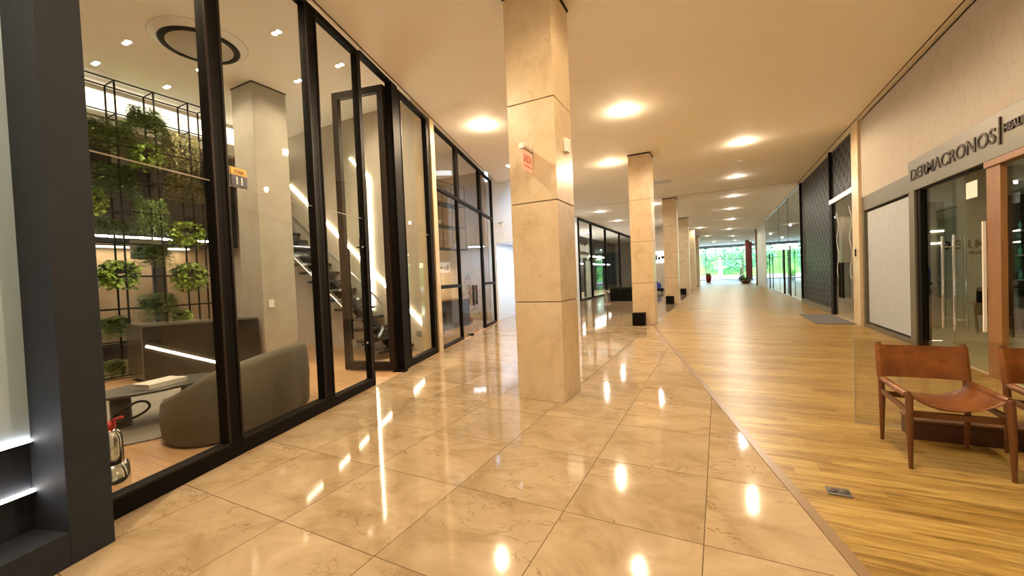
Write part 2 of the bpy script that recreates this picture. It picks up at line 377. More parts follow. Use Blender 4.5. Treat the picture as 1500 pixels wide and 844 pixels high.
# a shadow-gap reveal where ceiling meets shopfront
g0, g1 = S(-4, -.10), S(12.45, -.10)
t = MB(); t.bar((g0.x, g0.y, CEIL - .004), (g1.x, g1.y, CEIL - .004), .012, .008)
struct('trim_2', t, M['dkbrown'], 'fine dark line in the ceiling along the black shopfront', 'ceiling trim')
t = MB().box(RX - .10, RX - .085, 7.0 - 9, 20, CEIL - .008, CEIL)
struct('trim_3', t, M['dkbrown'], 'fine dark line in the ceiling along the textured wall', 'ceiling trim')
struct('trim_4', MB().box(-7, RX, 19.6, 19.62, CEIL - .006, CEIL), M['stone_dark'], 'straight expansion joint across the ceiling', 'ceiling trim')

# behind the camera, shop walls
struct('wall_back', MB().box(-16, 9.5, -4.2, -4, 0, SHC), M['plaster'], 'plain plaster wall behind the viewpoint')
struct('wall_shop_back', MB().box(-16.1, -16, -4, 64, 0, SHC), M['tan_int'], 'tan back wall deep inside the shops')
struct('wall_stair', MB().box(-13.2, S(6.97, 0).x - .12, 6.68, 6.86, 0, SHC), M['plaster'], 'tall grey beige plaster wall behind the staircase')
struct('wall_east_back', MB().box(9.5, 9.6, -4, 64, 0, CEIL), M['storewall'], 'sage grey back wall of the stores')
# dark back wall of shop one with tan display openings
t = MB(); t.box(-12.1, -12, -4, 6.6, 2.65, 4.95); t.box(-12.1, -12, -4, 6.6, 0, .35)
for y in (-1.5, .6, 2.7, 4.8): t.box(-12.1, -11.98, y - .12, y + .12, .35, 2.65)
struct('wall_shop_north', t, M['dark_int'], 'charcoal panelled wall behind the green plant frame')
struct('wall_shop_display', MB().box(-12.55, -12.45, -4, 6.6, 0, SHC), M['tan_int'], 'tan recess wall seen between charcoal panels')
struct('wall_bulkhead', MB().box(-10.2, -9.95, -3, 6.6, 4.58, SHC), M['plaster'], 'beige bulkhead high behind the plant frame')
tag(MB().box(-9.949, -9.93, -3, 6.5, 4.84, 5.20).build('backlit_panel', M['led_soft']), 'long glowing cream light panel high above the plant frame', 'light panel')
p = thing('ceiling_cove_light', 'hidden warm light in the recess behind the plant frame', 'lamp', (-12.2, 3.0, 2.55))
MB().box(-.08, .08, -2.5, 2.5, 0, .05).build('diffuser', M['led_soft'], p)
area(p, (0, 0, -.02), 30, SHOPC, .2, 5)

# slate blue wall with niche (shop-plane frame, origin at its outer bottom corner)
RZ = TH
def wl_(o=None): return (P0.x, P0.y, 0)
t = MB()       # local: x = outward, y = along s
t.box(-.35, .306, .725, .935, 0, SHC)              # pier
t.box(-.35, .306, -2.6, .725, 0, .19)              # sill block
t.box(-.35, .06, -2.6, .725, .19, SHC - .001)      # body behind niche
struct('wall_left', t, M['niche'], 'slate blue wall pier with a lit recess', 'wall', wl_(), RZ, .004)
t = MB().box(.06, .072, -2.6, .724, .70, SHC - .05)
struct('wall_panel', t, M['niche_pale'], 'pale blue panel at the back of the lit recess', 'wall panel', wl_(), RZ)
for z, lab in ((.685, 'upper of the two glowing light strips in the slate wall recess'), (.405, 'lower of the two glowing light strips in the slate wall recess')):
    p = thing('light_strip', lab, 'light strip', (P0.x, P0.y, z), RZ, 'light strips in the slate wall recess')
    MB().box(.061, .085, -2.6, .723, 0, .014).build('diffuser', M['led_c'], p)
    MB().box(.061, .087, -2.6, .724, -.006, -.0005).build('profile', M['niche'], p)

# white wall with alcove
t = MB(); t.box(-7.3, -6.99, 12.52, 12.72, 0, CEIL); t.box(-6.99, -5.5, 12.52, 12.72, 2.74, CEIL); t.box(-5.5, -5.3, 12.52, 14.45, 0, CEIL)
t.box(-7.2, -5.5, 14.30, 14.45, 0, CEIL); t.box(-7.3, -7.2, 12.72, 22.6, 0, CEIL); t.box(-6.99, -5.5, 12.72, 14.3, 2.74, 2.9)
struct('wall_white', t, M['white_wall'], 'cool white wall with a doorway sized alcove behind the column', 'wall')
struct('baseboard_alcove', MB().box(-7.2, -5.5, 14.27, 14.30, 0, .14), M['stone'], 'beige skirting at the back of the white alcove', 'baseboard')
p = thing('emergency_light', 'small twin head emergency light high on the white alcove wall', 'emergency light', (-6.74, 12.52, 3.36))
MB().box(-.07, .07, -.05, 0, -.05, .05).build('body', M['white'], p, bevel=.006)
for dx in (-.05, .05): MB().lathe([(.0, .0), (.03, .0), (.045, .05), (.04, .055), (0, .055)], 12).build('lamp_head', M['metal'], p, (dx, -.07, .05))
tag(MB().box(-.04, .04, -.03, 0, -.06, .06).build('wall_switch', M['white'], None, (-6.66, 12.52, 3.04), bevel=.004), 'little white sensor box under the twin head emergency light', 'sensor')
p = thing('ceiling_light', 'cool white panel light in the ceiling of the alcove', 'lamp', (-6.25, 13.5, 2.72))
MB().box(-.3, .3, -.15, .15, 0, .02).build('diffuser', emis('cool_panel_light', (.8, .9, 1), 3), p); area(p, (0, 0, -.01), 20, (.78, .88, 1), .6, .3)
p = thing('added_cool_light', 'added cool light on the ceiling to brighten the white wall', 'lamp', (-5.3, 11.0, CEIL - .02))  # unseen cool light, added to brighten the face of the white wall
MB().box(-.25, .25, -.25, .25, 0, .02).build('diffuser', emis('added_cool_panel', (.8, .9, 1), 3), p)
lamp(p, (0, 0, -.05), 125, (.52, .76, 1), .1, 110, rot=(radians(42), 0, radians(20)))

# ================================================================ SHOPFRONT ONE
def panel(name, s0, s1, label, cat='window', fl=.07, fr=.07, ft=.07, fb=.15, seam=2.42, rails=(), zt=4.82, glassm='glass', z0=0, depth=.09, kind='structure', fm='black'):
    """A glazed panel standing in the shopfront plane: origin at its foot, local y runs along the front."""
    o = S(s0, 0); r = thing(name, label, cat, o, TH, kind=kind); w = s1 - s0; d = depth / 2
    t = MB(); t.box(-d, d, 0, fl, z0, zt); t.box(-d, d, w - fr, w, z0, zt); t.box(-d, d, fl, w - fr, zt - ft, zt); t.box(-d, d, fl, w - fr, z0, z0 + fb)
    for z in rails: t.box(-d, d, fl, w - fr, z - .04, z + .04)
    t.build('frame', M[fm], r, bevel=.003)
    # slim inner bead of the glazing
    t = MB(); e = .018
    for (x0, x1) in ((d, d + .01),):
        t.box(x0, x1, fl - e, fl, z0 + fb, zt - ft); t.box(x0, x1, w - fr, w - fr + e, z0 + fb, zt - ft); t.box(x0, x1, fl, w - fr, z0 + fb - e, z0 + fb)
    t.build('glazing_bead', M['dkbrown'], r)
    MB().box(-.005, .005, fl - .01, w - fr + .01, z0 + fb - .01, zt - ft + .01).build('pane', M[glassm], r)
    if seam: MB().box(.006, .010, fl, w - fr, seam, seam + .010).build('seam', M['seam'], r)
    return r
panel('window_1', .94, 2.05, 'tall fixed glass panel beside the slate blue pier', fl=.05, fr=.075)
panel('window_2', 2.05, 3.365, 'wide fixed glass panel carrying the number plate', fl=.075, fr=.09)
d1 = panel('door_1', 3.37, 4.43, 'closed tall glass door with a long black handle', 'door', fl=.09, fr=.095, fb=.12)
def bar_handle(parent, y, z0, z1, x, m='black', r=.016, off=.055, sgn=1, dz=.12):
    h = MB(); h.tube([(x + sgn * off, y, z0), (x + sgn * off, y, z1)], r, 10)
    for z in (z0 + dz, z1 - dz): h.tube([(x, y, z), (x + sgn * off, y, z)], r * .6, 8)
    return h.build('handle', M[m], parent)
bar_handle(d1, .80, .52, 2.12, .01)
for z in (.64, 2.0):
    MB().lathe([(0, 0), (.022, 0), (.022, .02), (0, .02)], 12).build('handle_mount', M['metal'], d1, (.03, .89, z))
# open pivot leaf
o = S(5.30, .06); d2 = thing('door_2', 'tall glass door swung open into the shop beside the stairs', 'door', o, TH + radians(86), kind='structure')
t = MB(); w = .98; zt = 4.76
t.box(-.045, .045, 0, .11, .02, zt); t.box(-.045, .045, w - .11, w, .02, zt); t.box(-.045, .045, .11, w - .11, zt - .11, zt); t.box(-.045, .045, .11, w - .11, .02, .16)
t.build('frame', M['dkbrown'], d2, bevel=.003)
MB().box(-.005, .005, .10, w - .10, .15, zt - .10).build('pane', M['glass'], d2)
bar_handle(d2, w - .20, .55, 2.1, -.006, sgn=-1)
struct('trim_5', MB().box(-.06, .06, 5.34, 5.56, 0, 4.84), M['black'], 'broad black steel jamb at the open shop door', 'door jamb', wl_(), RZ, .004)
struct('trim_6', MB().box(-.05, .05, 4.43, 5.34, 4.80, 4.846), M['black'], 'thin black head rail over the open doorway', 'door head', wl_(), RZ)
tag(MB().box(-.10, .12, 5.22, 5.34, .0, .02).build('floor_pivot', M['black'], None, (P0.x, P0.y, 0), TH), 'small black floor pivot plate under the open door', 'door pivot')
panel('window_3', 5.56, 6.93, 'tall fixed glass panel between the open door and pale stone jamb', fl=.10, fr=.14, fb=.13)
struct('trim_7', MB().box(-.30, .075, 6.95, 7.17, 0, SHC), M['stone'], 'narrow pale stone jamb between the two black shopfronts', 'stone jamb', wl_(), RZ, .004)
# ================================================================ SHOPFRONT TWO
panel('window_4', 7.18, 8.72, 'black gridded window panel next to the pale stone jamb', fl=.06, fr=.07, fb=.07, seam=None, rails=(3.5, 1.35), depth=.08)
panel('window_5', 8.73, 10.86, 'upper black framed window over the clear glass shop doors', fl=.07, fr=.07, fb=.07, seam=None, z0=3.46, depth=.08)
panel('window_6', 10.87, 12.46, 'black gridded window panel against the cool white wall', fl=.10, fr=.10, fb=.07, seam=None, rails=(3.5, 1.35), depth=.08)
for k, (sa, sb, hs) in enumerate(((8.75, 9.79, -1), (9.81, 10.85, 1))):
    r = thing('door_%d' % (3 + k), ('clear frameless glass door leaf nearer the pale stone jamb', 'clear frameless glass door leaf with a red round sticker')[k], 'door', S(sa, 0), TH, kind='structure')
    w = sb - sa
    MB().box(-.006, .006, 0, w, .012, 3.45).build('pane', M['glass'], r)
    MB().box(-.012, .012, w * .5 - .1, w * .5 + .1, .0, .10).build('patch_fitting', M['metal'], r)
    y = w - .13 if hs < 0 else .13
    h = MB()
    for yy in (y - .06, y + .06): h.tube([(.06, yy, .80), (.06, yy, 1.32)], .014, 8)
    for z in (.80, 1.32): h.tube([(.06, y - .06, z), (.06, y + .06, z)], .014, 8)
    for z in (.88, 1.24): h.tube([(.006, y, z), (.06, y - .06, z)], .008, 8)
    h.build('handle', M['black'], r)
    if k: 
        q = MB().lathe([(0, 0), (.075, 0), (.075, .003), (0, .003)], 20).build('sticker', M['sign_red'], r, (.008, .42, 1.2)); q.rotation_euler = (0, radians(90), 0)
    else: MB().box(-.35, -.25, .06, .14, 0, .05).build('floor_stop', M['black'], r, (.35, .5, 0))

# number plate on window_2
p = thing('number_plate', 'amber and navy shop number plate reading LOJA 11', 'number plate', S(2.14, -.05, 2.42), TH)
MB().box(0, .012, 0, .17, .10, .165).build('upper_band', M['orange'], p)
MB().box(0, .012, 0, .17, 0, .0985).build('lower_band', M['navy'], p)
MB().box(-.004, .0, -.005, .175, -.006, .17).build('backing', M['white'], p)
text('word', 'LOJA', .045, M['letters'], p, frame_mtx((.0125, .035, .117), (0, 1, 0), (0, 0, 1)), .001)
text('number', '11', .095, M['sign_w'], p, frame_mtx((.0125, .035, .018), (0, 1, 0), (0, 0, 1)), .001, bold=.002, spacing=1.1)

# ================================================================ STONE COLUMNS
def column():
    r = thing('stone_column', '', 'column', (0, 0, 0))
    h = CEIL / 4.1; w = .60
    zs = [0, 1.185, 2.368, 3.552, CEIL - .035]
    t = MB(); g = .006
    for i in range(4): t.box(0, w, 0, w, zs[i] + (g if i else 0), zs[i + 1] - (0 if i == 3 else g))
    t.build('stone_cladding', M['stone'], r, bevel=.004)
    MB().box(.012, w - .012, .012, w - .012, .003, CEIL - .002).build('core', M['stone_dark'], r)
    t = MB(); t.box(-.012, w + .012, -.012, w + .012, CEIL - .03, CEIL - .001); t.build('cap', M['dkbrown'], r)
    return r
XC = -2.225
col1 = column(); col1.location = (XC, 4.40, 0); col1['label'] = 'cream stone column carrying the exit sign'
cl = ['second cream stone column, with a black cube at its foot, after the exit sign column', 'third cream stone column down the hall, black cube at its foot',
      'fourth cream stone column down the hall', 'fifth cream stone column down the hall', 'last cream stone column before the bright garden glazing']
col1['group'] = 'stone columns along the floor boundary'
for i, l in enumerate(cl): dup(col1, (XC, 11.9 + 7.95 * i, 0), label=l)
p = thing('exit_sign', 'small red lettered exit sign hanging out from the first stone column', 'exit sign', (-1.92, 4.40, 2.69))
MB().box(-.006, .006, -.27, -.01, 0, .245).build('panel', M['sign_pink'], p, bevel=.002)
MB().box(-.02, .02, -.285, 0, .248, .28).build('rail', M['metal'], p, bevel=.003)
MB().box(-.03, .03, -.30, -.27, .235, .295).build('end_cap', M['white'], p, bevel=.006)
MB().tube([(0, -.03, .28), (.0, -.02, .34), (.0, -.002, .38)], .007, 6).build('bracket', M['white'], p)
text('word', 'SAIDA', .125, M['sign_red'], p, frame_mtx((.0065, -.255, .105), (0, 1, 0), (0, 0, 1)), .001, bold=.0015, xs=.60)
MB().box(.0062, .0075, -.25, -.03, .055, .068).build('underline', M['sign_red'], p)
p = tag(MB().box(0, .05, -.06, .06, -.08, .08).build('sensor_box', M['white'], None, (-1.625, 4.73, 3.06), bevel=.008), 'white rounded box mounted high on the first stone column', 'sensor')
for x, y, l in ((-2.19, 11.60, 'black cube at the foot of the second stone column'), (-2.17, 19.55, 'black cube at the foot of the third stone column'), (-2.17, 27.5, 'black cube at the foot of the fourth stone column')):
    p = thing('black_cube', l, 'floor lamp', (x, y, 0), group='black cubes at the column feet')  # plain black cubes of unknown use, no lamp inside
    MB().box(0, .33, 0, .28, .0, .36).build('housing', M['black'], p, bevel=.006)
    MB().box(.03, .30, .03, .25, .361, .368).build('top_plate', M['cube_top'], p)


# ================================================================ DOWNLIGHTS
def downlight():
    r = thing('downlight', '', 'ceiling light', (0, 0, CEIL), group='recessed corridor downlights')
    MB().lathe([(.078, -.001), (.078, -.012), (.105, -.008), (.108, -.001)], 24).build('ring', M['ring'], r)
    MB().lathe([(0, -.006), (.077, -.006)], 24).build('lens', M['lens'], r)
    lamp(r, (0, 0, -.03), LAMP_W, WARM, .045, 172).data.spot_blend = .25
    lamp(r, (0, 0, -.09), LAMP_W * GLOW, WARM, .06, name='ceiling_fill')  # extra light under each fitting to brighten the ceiling
    return r
DL = [(-4.5, 7.7, 'round ceiling light between the black shopfront and first stone column'), (-1.66, 8.62, 'round ceiling light just past the first stone column'),
      (-2.85, 12.4, 'round ceiling light beside the top of the second stone column'), (.66, 12.5, 'round ceiling light nearest the top of the black block wall'),
      (.66, 17.0, 'round ceiling light one past the black block wall light'), (.72, 21.4, 'third round light of the row over the hardwood floor'),
      (-2.75, 21.1, 'round ceiling light beside the third stone column'), (-5.56, 21.6, 'round ceiling light before the distant black framed shop'),
      (-5.6, 26.0, 'second round light along the distant black framed shop'), (.7, 25.8, 'fourth round light of the row over the hardwood floor'),
      (.85, 31.2, 'fifth round light of the row over the hardwood floor'), (-3.0, 28.6, 'round ceiling light beside the fourth stone column'),
      (-1.2, 35.5, 'lone round light to the column side near the fifth column'), (.9, 38.6, 'sixth round light of the row over the hardwood floor'),
      (-.9, 44.5, 'small round ceiling light near the last stone column'), (1.4, 47, 'distant round ceiling light on the textured wall side'), (-.4, 54, 'very distant round ceiling light near the garden glazing'),
      (1.9, 55, 'very distant round ceiling light near the oxblood columns'),
      (-4.0, 1.6, 'round ceiling light above the viewpoint by the slate pier'), (.66, 3.4, 'round ceiling light above the leather chairs'), (-1.9, -.6, 'round ceiling light behind the viewpoint over marble'),
      (.66, 8.0, 'round ceiling light above the hardwood before the block wall')]
dl0 = downlight()
FARL, FARG = [[c for c in dl0.children if c.type == 'LIGHT' and c.data.type == t_][0].data.copy() for t_ in ('SPOT', 'POINT')]
FARL.energy = FAR_W; FARG.energy = FAR_W * GLOW; FARL.color = FARG.color = FARC
DL = [d for d in DL if d[2] != 'round ceiling light above the hardwood before the block wall']
for i, (x, y, l) in enumerate(DL):
    o = dl0 if i == 0 else dup(dl0, (x, y, CEIL))
    o.location = (x, y, CEIL); o['label'] = l
    if y > 14:
        for ch in o.children:
            if ch.type == 'LIGHT': ch.data = FARL if ch.data.type == 'SPOT' else FARG
p = thing('air_vent', 'rectangular air vent with slots in the ceiling by the second column', 'vent', (-1.85, 16.0, CEIL))
t = MB(); t.box(-.38, .38, -.32, .32, -.03, -.001); t.build('panel', M['ring'], p)
t = MB()
for k in range(5): t.box(-.3, .3, -.25 + k * .11, -.20 + k * .11, -.04, -.031)
t.build('slats', M['metal'], p)
tag(MB().lathe([(0, -.05), (.05, -.05), (.08, -.02), (.085, 0)], 20).build('smoke_detector', M['ring'], None, (.7, 14.6, CEIL)), 'round smoke detector among the ceiling lights', 'smoke detector')

# shop one: recessed spots at the higher ceiling
k = (SHC - CAM_H) / (CEIL - CAM_H)
SP = [(-5.1, 3.45), (-6.96, 2.58), (-7.95, 2.58), (-7.95, 3.43), (-6.91, 3.42), (-6.02, 4.4), (-5.07, 4.42), (-7.97, 3.99), (-5.3, 1.2), (-7.9, 1.2), (-5.72, 5.2)]
def spotlight():
    r = thing('recessed_spotlight', '', 'ceiling light', (0, 0, SHC), group='twin spotlights in the shop ceiling')
    MB().box(-.11, .11, -.06, .06, -.008, -.001).build('trim_plate', M['ring'], r, bevel=.003)
    t = MB()
    for dx in (-.05, .05): t.lathe([(0, -.012), (.032, -.012), (.034, -.008)], 16, dx, 0)
    t.build('lens', M['lens'], r)
    lamp(r, (0, 0, -.04), SHOP_W, SHOPC, .05, 150)
    return r
sp0 = spotlight()
SPL = ['twin spot above the curved sofa', 'twin spot next to the round vent, plant frame side', 'twin spot nearest the slate pier over the plant frame', 'twin spot above the glowing panel, middle of frame',
       'twin spot between the round vent and the concrete column', 'twin spot beside the second black mullion', 'twin spot seen through the closed glass door', 'twin spot nearest the concrete column top, above the plant frame', 'twin spot over the extinguisher', 'twin spot over the hidden corner of the shop', 'twin spot inside the open doorway']
for i, (x, y) in enumerate(SP):
    o = sp0 if i == 0 else dup(sp0, (0, 0, 0)); o.location = (x * k, y * k, SHC); o['label'] = SPL[i]
p = thing('round_air_diffuser', 'large round perforated air diffuser with a black rim in the shop ceiling', 'air diffuser', (-6.15 * k, 3.06 * k, SHC))
MB().lathe([(.0, -.10), (.36, -.10), (.42, -.085)], 40).build('grille', mottled('perforated_grille', (.40, .37, .32), (.62, .58, .50), 60, .5), p)
MB().lathe([(.42, -.085), (.44, -.095), (.50, -.09), (.51, -.07), (.43, -.075)], 40).build('rim', M['black'], p)
MB().lathe([(.51, -.07), (.60, -.02), (.62, -.0015), (.0, -.0015)], 40).build('housing', M['ring'], p)

# ================================================================ SHOP ONE INTERIOR
KX = -7.5; 
cc = thing('concrete_column', 'square pale concrete column inside the shop behind the sofa', 'column', (-8.15, 4.53, 0))
MB().box(0, .65, 0, .65, 0, SHC - .02).build('shaft', M['concrete'], cc, bevel=.005)
MB().box(-.01, .66, -.01, .66, SHC - .019, SHC - .001).build('cap', M['dkbrown'], cc)
p = tag(MB().box(0, .012, 0, .10, 0, .15).build('wall_switch.001', M['white'], None, (-7.498, 4.62, 1.12), bevel=.003), 'white switch plate on the concrete column', 'switch')

# reception desk
dk = thing('reception_desk', 'dark polished stone reception desk with a reflection built as a glowing strip', 'desk', (-8.37, 3.06, 0))
f1 = Vector((.80, 1.40, 0)); n1 = Vector((-f1.y, f1.x, 0)).normalized()
A = Vector((0, 0, 0)); Bp = f1; Cp = f1 + n1 * .8; Dp = Vector((-.82, .10, 0))
Cp = Vector((.12, 1.38, 0))
MB().prism([A, Bp, Cp, Dp], .06, .93).build('body', M['desk'], dk, bevel=.004)
MB().prism([A + Vector((0, -.01, 0)), Bp, Cp, Dp], .931, .965).build('counter_top', M['desk_top'], dk)
MB().prism([(-.001, -.0, 0), (-.005, -.012, 0), (-.825, .088, 0), (-.82, .10, 0)], .06, .93).build('side_panel', M['desk_top'], dk)
MB().prism([A * .9 + n1 * .06 + f1 * .03, Bp * .95 + n1 * .06, Cp * .9, Dp * .9 + Vector((.03, .04, 0))], 0, .059).build('plinth', M['black'], dk)
fo = -n1 * .012
MB().bar(Vector((.02, .035, .62)) + fo * 1.2, f1 * .73 + Vector((0, 0, .12)) + fo * 1.2, .02, .035).build('light_strip', M['led'], dk)  # bright reflection on the desk front, built as a glowing bar

# sofa
PATH = [(-5.12, 1.98, .40), (-4.85, 1.88, .45), (-4.60, 1.87, .53), (-4.40, 1.96, .63), (-4.30, 2.12, .70), (-4.32, 2.42, .74), (-4.42, 2.75, .77), (-4.53, 3.08, .79), (-4.68, 3.34, .79), (-4.95, 3.48, .74)]
sf = thing('curved_sofa', 'grey curved back sofa just inside the glass', 'sofa', (-5.1, 2.7, 0))
def catmull(ps, n=5):
    out = []
    for i in range(len(ps) - 1):
        p0_, p1, p2, p3 = [Vector(ps[max(0, min(len(ps) - 1, j))]) for j in (i - 1, i, i + 1, i + 2)]
        for q in range(n):
            t_ = q / n; out.append(.5 * ((2 * p1) + (-p0_ + p2) * t_ + (2 * p0_ - 5 * p1 + 4 * p2 - p3) * t_ ** 2 + (-p0_ + 3 * p1 - 3 * p2 + p3) * t_ ** 3))
    out.append(Vector(ps[-1])); return out
sp_ = catmull(PATH, 5); t = MB(); rings = []
for i, q in enumerate(sp_):
    tv = (sp_[min(i + 1, len(sp_) - 1)] - sp_[max(i - 1, 0)]); tv.z = 0; tv.normalize(); inn = Vector((-tv.y, tv.x, 0))
    b = Vector((q.x + 5.1, q.y - 2.7, 0)); h = q.z
    rings.append([b + inn * .02 + Vector((0, 0, .02)), b + Vector((0, 0, .06)), b + inn * -.015 + Vector((0, 0, h * .5)), b + Vector((0, 0, h - .06)), b + inn * .03 + Vector((0, 0, h - .012)),
                  b + inn * .09 + Vector((0, 0, h)), b + inn * .16 + Vector((0, 0, h - .02)), b + inn * .19 + Vector((0, 0, h - .08)), b + inn * .20 + Vector((0, 0, .02))])
nR = len(rings[0]); vs = [v for r_ in rings for v in r_]; fs = []
for i in range(len(rings) - 1):
    for j in range(nR - 1): fs.append((i * nR + j, (i + 1) * nR + j, (i + 1) * nR + j + 1, i * nR + j + 1))
t.poly(vs, fs, True); t.poly(rings[0], [tuple(range(nR))]); t.poly(rings[-1], [tuple(range(nR))])
t.build('backrest', M['fabric'], sf)
ins = []
for i, q in enumerate(sp_[::3]):
    ins.append((q.x + 5.1, q.y - 2.7))
seat = [((x - -.1) * .84 - .1, (y) * .84) for x, y in ins] + [(-.18, .6), (-.24, .3), (-.26, -.1), (-.24, -.5)]
seat = [s_ for s_ in seat]
MB().prism(seat, .03, .38).build('seat', M['fabric'], sf, bevel=.04)
rg = MB(); rg.lathe([(0, .001), (1.25, .001), (1.27, .006), (1.25, .014), (0, .016)], 48); ro = rg.build('round_rug', M['rug'], None, (-6.3, 2.35, 0)); tag(ro, 'round grey rug under the low table', 'rug')
tb = thing('coffee_table', 'low dark oval coffee table on the round rug', 'table', (-5.85, 2.25, .017))
t = MB(); pts = [(.34 * cos(a_ * pi / 18) , .62 * sin(a_ * pi / 18)) for a_ in range(36)]
t.prism(pts, .37, .40); t.build('table_top', M['table'], tb, bevel=.006)
MB().lathe([(0, 0), (.09, 0), (.09, .369), (0, .369)], 20, -.1, -.30).build('leg', M['table'], tb); MB().lathe([(0, 0), (.09, 0), (.09, .369), (0, .369)], 20, 0, .32).build('leg', M['table'], tb)
bk = thing('book', 'thick pale book lying on the low dark table', 'book', (-5.78, 2.25, .418), radians(12))
MB().box(-.13, .13, -.19, .19, .004, .048).build('pages', M['paper'], bk); t = MB(); t.box(-.135, .135, -.2, .2, 0, .0035); t.box(-.135, .135, -.2, .2, .0485, .053); t.box(.1305, .135, -.2, .2, .004, .048); t.build('cover', mat('pale_cover', (.62, .58, .5), .4), bk)
# extinguisher in a chrome stand
ex = thing('fire_extinguisher', 'chrome fire extinguisher with red head in a stand by the slate pier', 'fire extinguisher', (-4.17, 1.29, 0))
ex.scale = (.86, .86, .84)
MB().lathe([(.12, 0), (.125, .02), (.12, .22), (.115, .22), (.11, .03), (0, .03)], 28).build('stand', M['chrome'], ex)
MB().lathe([(0, .031), (.085, .031), (.088, .06), (.088, .46), (.07, .52), (.03, .55), (0, .555)], 28).build('cylinder', M['chrome'], ex)
MB().lathe([(0, .55), (.045, .55), (.05, .57), (.045, .61), (0, .62)], 16).build('valve', M['red'], ex)
MB().tube([(0, .0, .60), (.07, .03, .64), (.14, .05, .66)], .012, 8).build('lever', M['red'], ex)
hp = [(.0, .0, .60), (.02, .08, .68), (.04, .18, .74), (.06, .25, .73), (.06, .27, .67), (.03, .20, .61), (-.02, .09, .58), (-.03, .0, .58)]
MB().tube(catmull(hp, 5), .011, 8).build('hose', M['black'], ex)

# green wall frame
GW = thing('plant_frame', 'tall black metal grid frame holding the hanging plants', 'shelf frame', (-9.7, 1.6, 0))
t = MB(); ys = [0, .55, 1.10, 1.65, 2.20, 2.75, 3.10]; zs = [.05, .62, 1.22, 1.80, 2.38, 2.96, 3.54, 4.12, 4.66, 5.24]
for x in (-.02, .36):
    for y in ys: t.box(x - .012, x + .012, y - .012, y + .012, 0, 5.24)
    for z in zs: t.box(x - .010, x + .010, -.01, 3.11, z - .010, z + .010)
for z in zs:
    for y in ys: t.box(-.02, .36, y - .008, y + .008, z - .008, z + .008)
t.build('frame_grid', M['black'], GW)
for (y, z) in ((1.92, 4.12), (2.3, 4.3), (2.1, 2.38)):
    t = MB()
    for q in range(4): t.box(.0, .02, y - .25, y + .25, z - .25 + q * .09, z - .19 + q * .09)
    t.box(-.01, 0, y - .24, y + .24, z - .25, z + .14); t.build('slat_panel', M['concrete'], GW)
lg = thing('linear_light', 'long white linear light running behind the hanging plants', 'lamp', (-9.82, 1.2, 2.53))
MB().box(-.02, .02, 0, 4.0, 0, .035).build('diffuser', M['led_c'], lg); MB().box(-.025, .025, 0, 4.0, .036, .06).build('profile', M['black'], lg)
for yy in (.02, 3.98): MB().tube([(0, yy, .06), (0, yy, SHC - 2.53)], .003, 6).build('cable', M['black'], lg)
PL = [('fern', 2.88, 3.15, 3.97, 4.63), ('fern', 3.20, 3.46, 3.90, 4.65), ('fern', 3.45, 3.98, 4.31, 5.00), ('lime', 3.44, 3.93, 3.80, 4.30), ('drape', 3.94, 4.53, 3.84, 4.63),
      ('fern', 2.92, 3.51, 3.18, 3.82), ('brown', 3.96, 4.57, 3.26, 3.86), ('lime', 2.86, 3.06, 2.85, 3.33), ('string', 3.47, 3.94, 2.56, 3.28), ('fern', 2.91, 3.44, 2.50, 2.84),
      ('lime', 3.95, 4.53, 2.39, 2.90), ('lime', 2.93, 3.46, 1.59, 2.12), ('fern', 3.48, 3.96, 1.97, 2.44), ('lime', 4.00, 4.54, 1.50, 2.08), ('fern', 3.46, 4.00, 0.90, 1.52),
      ('fern', 2.92, 3.30, 0.73, 1.14), ('fern', 2.94, 3.20, 0.06, 0.36), ('lime', 4.00, 4.20, 0.90, 1.15)]
PLN = ['dark fern at the top edge nearest the slate pier', 'dark fern tucked beside the topmost bushy fern', 'topmost bushy fern standing against the glowing panel', 'bright lime leaved plant under the topmost bushy fern',
       'brown green drape of stems on the top corner by the black mullion', 'wide dark fern under the first top ferns', 'arching olive brown fern below the brown drape', 'small lime plant at the slate pier edge',
       'long string plant hanging in the middle of the frame', 'low dark fern just above the long linear light', 'lime leaved plant crossing the long linear light', 'bright leafy plant just below the linear light by the pier',
       'dark fern hanging beneath the string plant', 'bright leafy plant near the black mullion below the light', 'trailing fern directly above the reception desk', 'dark fern beside the desk end', 'small dark fern at the foot of the frame', 'tiny lime plant on the desk side of the trailing fern']
def leaf(t, p, d, L, Wd, droop=.3):
    d = d.normalized(); sd_ = d.cross(Vector((0, 0, 1)))
    if sd_.length < .1: sd_ = Vector((1, 0, 0))
    sd_.normalize(); mid = p + d * L * .5 + Vector((0, 0, -droop * L * .15)); tip = p + d * L + Vector((0, 0, -droop * L * .6))
    t.poly([p, mid + sd_ * Wd / 2, tip, mid - sd_ * Wd / 2], [(0, 1, 2, 3)])
def rnd(a, b): return random.uniform(a, b)
